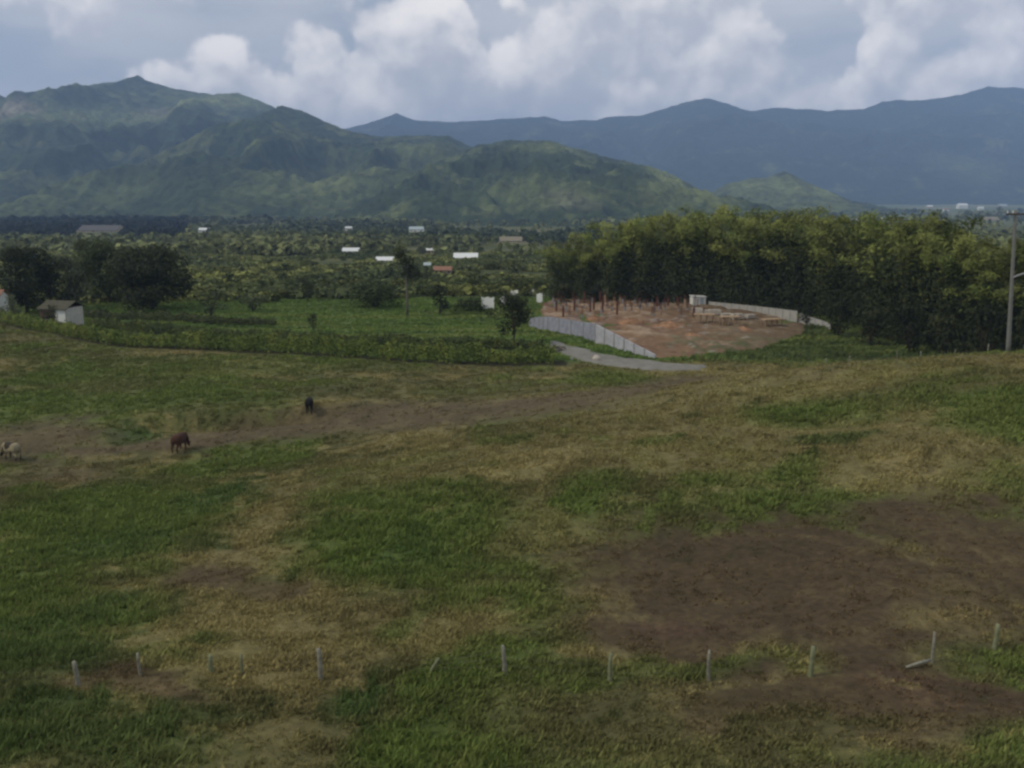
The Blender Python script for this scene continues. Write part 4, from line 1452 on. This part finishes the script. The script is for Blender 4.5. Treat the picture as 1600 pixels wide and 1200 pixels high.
for k in (-.75, -.3, .75):
    MB().tube([(dx + k, -.16, h - .28), (dx + k, -.16, h - .2), (dx + k, -.16, h - .12), (dx + k, -.16, h - .06)], [.03, .06, .045, .03], 8).build('insulator', M_white, root)
tag(root, 'tall grey utility pole with a short curved arm on the right crest', 'utility pole')


# ------------------------------------------------------------------ fences
def fence(posts, label, wires=3, rad=.085, mossy=()):
    P = [G(a, b) if b > 200 else gpx(a, b) for a, b, h_, l_ in posts]
    root = empty('wire_fence', P[0])
    tops = []
    for i, ((a, b, hh, ln), q_) in enumerate(zip(posts, P)):
        c = q_ - P[0]
        r = rad * (1 + .25 * math.sin(i * 2.7))
        zz = np.array([-.3, .0, hh * .35, hh * .7, hh])
        wob = np.sin(zz * 3 + i) * .025
        pts = np.stack([c[0] + ln * zz + wob, c[1] + 0 * zz + wob * .5, c[2] + zz], -1)
        MB().tube(pts, [r * 1.1, r * 1.05, r, r * .95, r * .8], 8).build('post', M_mossy if i in mossy else M_post, root, True)
        tops.append((c, ln, hh))
    for k in range(wires):
        f = .35 + .28 * k
        pts = []
        for i in range(len(tops)):
            c, ln, hh = tops[i]
            z = min(hh, 1.5) * f
            pts.append([c[0] + ln * z, c[1] - rad, c[2] + z])
            if i < len(tops) - 1:
                c2, l2, h2 = tops[i + 1]
                z2 = min(h2, 1.5) * f
                pts.append([(c[0] + ln * z + c2[0] + l2 * z2) / 2, (c[1] + c2[1]) / 2 - rad, (c[2] + z + c2[2] + z2) / 2 - .05])
        MB().tube(pts, .003, 4).build('wire', M_wire, root)
    tag(root, label, 'fence')


# px, py of the foot, height (m), lean
fence([(-40, 1092, 1.1, 0), (121, 1071, 1.0, -.03), (218, 1055, .95, .02), (330, 1050, .75, .05), (379, 1050, .8, -.02), (502, 1062, 1.35, -.06), (673, 1050, .6, .5), (788, 1053, 1.25, -.03),
       (952, 1066, 1.25, .05), (1107, 1063, 1.3, -.01), (1267, 1058, 1.3, 0), (1457, 1034, 1.3, -.03), (1554, 1014, 1.1, .03), (1680, 1008, 1.3, 0)],
      'low wire fence on pale weathered posts across the foot of the pasture', mossy=(3, 4, 6, 8, 10, 12))
fence([(1290, 87, .7, 0), (1326, 87, .7, .1), (1401, 87, .9, 0), (1439, 86, .7, -.05), (1492, 86, .7, 0), (1543, 85.5, 1.0, 0), (1598, 85, .8, 0), (1660, 85, .8, 0)],
      'small wire fence on thin posts along the right crest under the bamboo', wires=2, rad=.045)
# rail lying from the tall right post down to the left
a, b = G(1453, 1036), G(1416, 1046)
root = MB().tube([b - a + np.array([0, 0, .10]), (b - a) * .5 + np.array([0, -.05, .16]), np.array([-.05, -.12, .2])], [.055, .07, .06], 8).build('wooden_rail', M_post, None, True)
root.location = a
tag(root, 'pale fallen rail lying at the foot of the tallest right fence post', 'rail')


# ------------------------------------------------------------------ cattle
def cow(name, px, py, rz, hide, label, patch=None, scale=1.0, graze=True, horn=True):
    me = bpy.data.meshes.new(name)
    hd = [((.95, 0, 1.15), .21), ((1.18, 0, .88), .16), ((1.34, 0, .55), .13), ((1.42, 0, .36), .125), ((1.50, 0, .12), .085)] if graze else \
         [((.92, 0, 1.32), .20), ((1.12, 0, 1.48), .15), ((1.24, 0, 1.56), .13), ((1.42, 0, 1.46), .11), ((1.60, 0, 1.34), .08)]
    J = [((-.45, 0, 1.12), .36), ((-.78, 0, 1.16), .28), ((0, 0, 1.04), .39), ((.45, 0, 1.10), .37), ((.70, 0, 1.16), .30)] + hd
    E = [(0, 1), (0, 2), (2, 3), (3, 4), (4, 5), (5, 6), (6, 7), (7, 8), (8, 9)]
    for sy in (-1, 1):
        n0 = len(J)
        J += [((.58, sy * .2, .78), .14), ((.56, sy * .21, .46), .075), ((.57, sy * .21, .24), .055), ((.58, sy * .21, .05), .07)]
        E += [(3, n0), (n0, n0 + 1), (n0 + 1, n0 + 2), (n0 + 2, n0 + 3)]
        n0 = len(J)
        J += [((-.62, sy * .2, .86), .20), ((-.56, sy * .22, .68), .12), ((-.80, sy * .21, .46), .07), ((-.74, sy * .21, .24), .055), ((-.70, sy * .21, .05), .07)]
        E += [(0, n0), (n0, n0 + 1), (n0 + 1, n0 + 2), (n0 + 2, n0 + 3), (n0 + 3, n0 + 4)]
    me.from_pydata([j[0] for j in J], E, [])
    tmp = bpy.data.objects.new('tmp', me)
    COL.objects.link(tmp)
    sk = tmp.modifiers.new('skin', 'SKIN')
    for v, j in zip(me.skin_vertices[0].data, J):
        v.radius = (j[1], j[1] * 1.12 if j[1] > .25 else j[1])
    me.skin_vertices[0].data[0].use_root = True
    ss_ = tmp.modifiers.new('sub', 'SUBSURF')
    ss_.levels = 2; ss_.render_levels = 2
    bpy.context.view_layer.update()
    dg = bpy.context.evaluated_depsgraph_get()
    bm_ = bpy.data.meshes.new_from_object(tmp.evaluated_get(dg))
    bpy.data.objects.remove(tmp)
    bm_.materials.clear()
    bm_.materials.append(hide)
    for pl in bm_.polygons: pl.use_smooth = True
    if patch:
        bm_.materials.append(patch)
        for pl in bm_.polygons:
            c = pl.center
            if (math.sin(c.x * 4.3 + 1.0) + math.sin(c.z * 5 + c.y * 3) > .55) or (c.z < .35): pl.material_index = 1
    p = G(px, py)
    root = empty(name, p, rz, scale)
    body = bpy.data.objects.new('body', bm_)
    link(body, root)
    hx, hz_ = (1.36, .50) if graze else (1.22, 1.62)
    for sy in (-1, 1):
        MB().tube([(hx - .02, sy * .1, hz_), (hx - .05, sy * .2, hz_ - .01), (hx - .06, sy * .28, hz_ - .04)], [.03, .055, .015], 6).build('ear', hide, root, True)
        if horn:
            MB().tube([(hx - .05, sy * .06, hz_ + .06), (hx - .06, sy * .16, hz_ + .14), (hx, sy * .18, hz_ + .24)], [.03, .025, .008], 6).build('horn', M_horn, root, True)
    MB().tube([(-1.02, 0, 1.2), (-1.12, 0, 1.0), (-1.13, 0, .7), (-1.12, 0, .5), (-1.12, 0, .36)], [.035, .028, .022, .045, .015], 6).build('tail', patch or hide, root, True)
    tag(root, label, 'cow')
    return root


cow('cow', 281, 706, R(80), M_cowbrown, 'reddish brown cow grazing on the dirt track at left', scale=1.12)
cow('cow', 484, 645, R(98), M_cowblack, 'black cow standing above the dirt track', scale=1.05, horn=False)
cow('cow', 20, 719, R(150), M_cowpale, 'pale cow with dark patches at the far left', patch=M_cowpatch, scale=1.05)

# ------------------------------------------------------------------ grass over the pasture: one uncountable mass
rng = np.random.default_rng(17)
SITE = np.array([G(a, b)[:2] for a, b in SITE_PX]); ROAD = np.array([G(a, b)[:2] for a, b in ROAD_PX])


def in_poly(x, y, P):
    c = np.zeros(np.shape(x), bool)
    for i in range(len(P)):
        ax, ay = P[i]; bx, by = P[(i + 1) % len(P)]
        c ^= ((ay > y) != (by > y)) & (x < (bx - ax) * (y - ay) / (by - ay + 1e-9) + ax)
    return c


def scatter(n, y0, y1):
    y = np.sqrt(rng.uniform(y0 ** 2, y1 ** 2, n))
    x = rng.uniform(-1, 1, n) * (6 + .60 * y)
    return x, y


xs, ys = [], []
for n, a, b in ((64000, 24, 50), (60000, 50, 80), (60000, 80, 140), (52000, 140, 205)):
    x, y = scatter(n, a, b)
    kq = ~(in_poly(x, y, SITE) | in_poly(x, y, ROAD))
    kq &= ~((np.abs(y + .5 - np.interp(x, HEDGE[:, 0], HEDGE[:, 1])) < 1.9) & (x < 8))
    xs.append(x[kq]); ys.append(y[kq])
x, y = np.concatenate(xs), np.concatenate(ys)
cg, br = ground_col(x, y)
cl = fbm(x / 1.4, y / 1.4, 600, 3, .6)
wb = sst(y, 112, 122) * sst(x, 14, 26)
den = (1 - .88 * br) * np.clip(.62 + .6 * cl, .1, 1)
kp = rng.random(len(x)) < den
x, y, cg, br, cl, wb = x[kp], y[kp], cg[kp], br[kp], cl[kp], wb[kp]
n = len(x)
green = np.clip((cg[:, 1] - cg[:, 0]) * 30 + .3, .1, 1)
hgt = (.09 + .16 * green + .14 * np.clip(cl, 0, 1)) * rng.uniform(.6, 1.35, n) * (1 - .6 * br) * (1 + 1.1 * wb * np.clip(fbm(x / 5, y / 5, 640, 3) + .3, 0, 1.2))
B = 6
hb = hgt[:, None] * rng.uniform(.6, 1.2, (n, B))
ang = rng.uniform(0, 2 * math.pi, (n, B))
off = rng.normal(size=(n, B, 2)) * .13
lean = rng.normal(size=(n, B, 2)) * .45 * hb[..., None] + np.array([.25, -.1]) * hb[..., None]
wd = (.035 + .0009 * y)[:, None] * rng.uniform(.8, 1.4, (n, B))
bx, by = x[:, None] + off[..., 0], y[:, None] + off[..., 1]
bz = H(bx, by) - .03
dx_, dy_ = np.cos(ang) * wd, np.sin(ang) * wd
V0 = np.stack([bx - dx_, by - dy_, bz], -1)
V1 = np.stack([bx + dx_, by + dy_, bz], -1)
V2 = np.stack([bx + lean[..., 0], by + lean[..., 1], bz + .03 + hb], -1)
V = np.stack([V0, V1, V2], 2).reshape(-1, 3)
c = cg[:, None, :] * rng.uniform(1.5, 2.5, (n, B, 1))
c = c + (np.array([.17, .15, .065]) - c) * (rng.random((n, B, 1)) < .10) * .5
C = np.repeat(c.reshape(-1, 3), 3, axis=0)
tag(nm('grass', V, np.arange(len(V)).reshape(-1, 3), M_grass, col=C), 'tufted pasture grass over the whole hillside', 'grass', kind='stuff')

for o in scene.objects:
    if o.parent is None and o.name.split('.')[0] in ('block_wall', 'rear_wall'):
        o['kind'] = 'thing'
for o in scene.objects:                        # things only: parts carry no category
    if o.parent is not None and 'category' in o:
        del o['category']
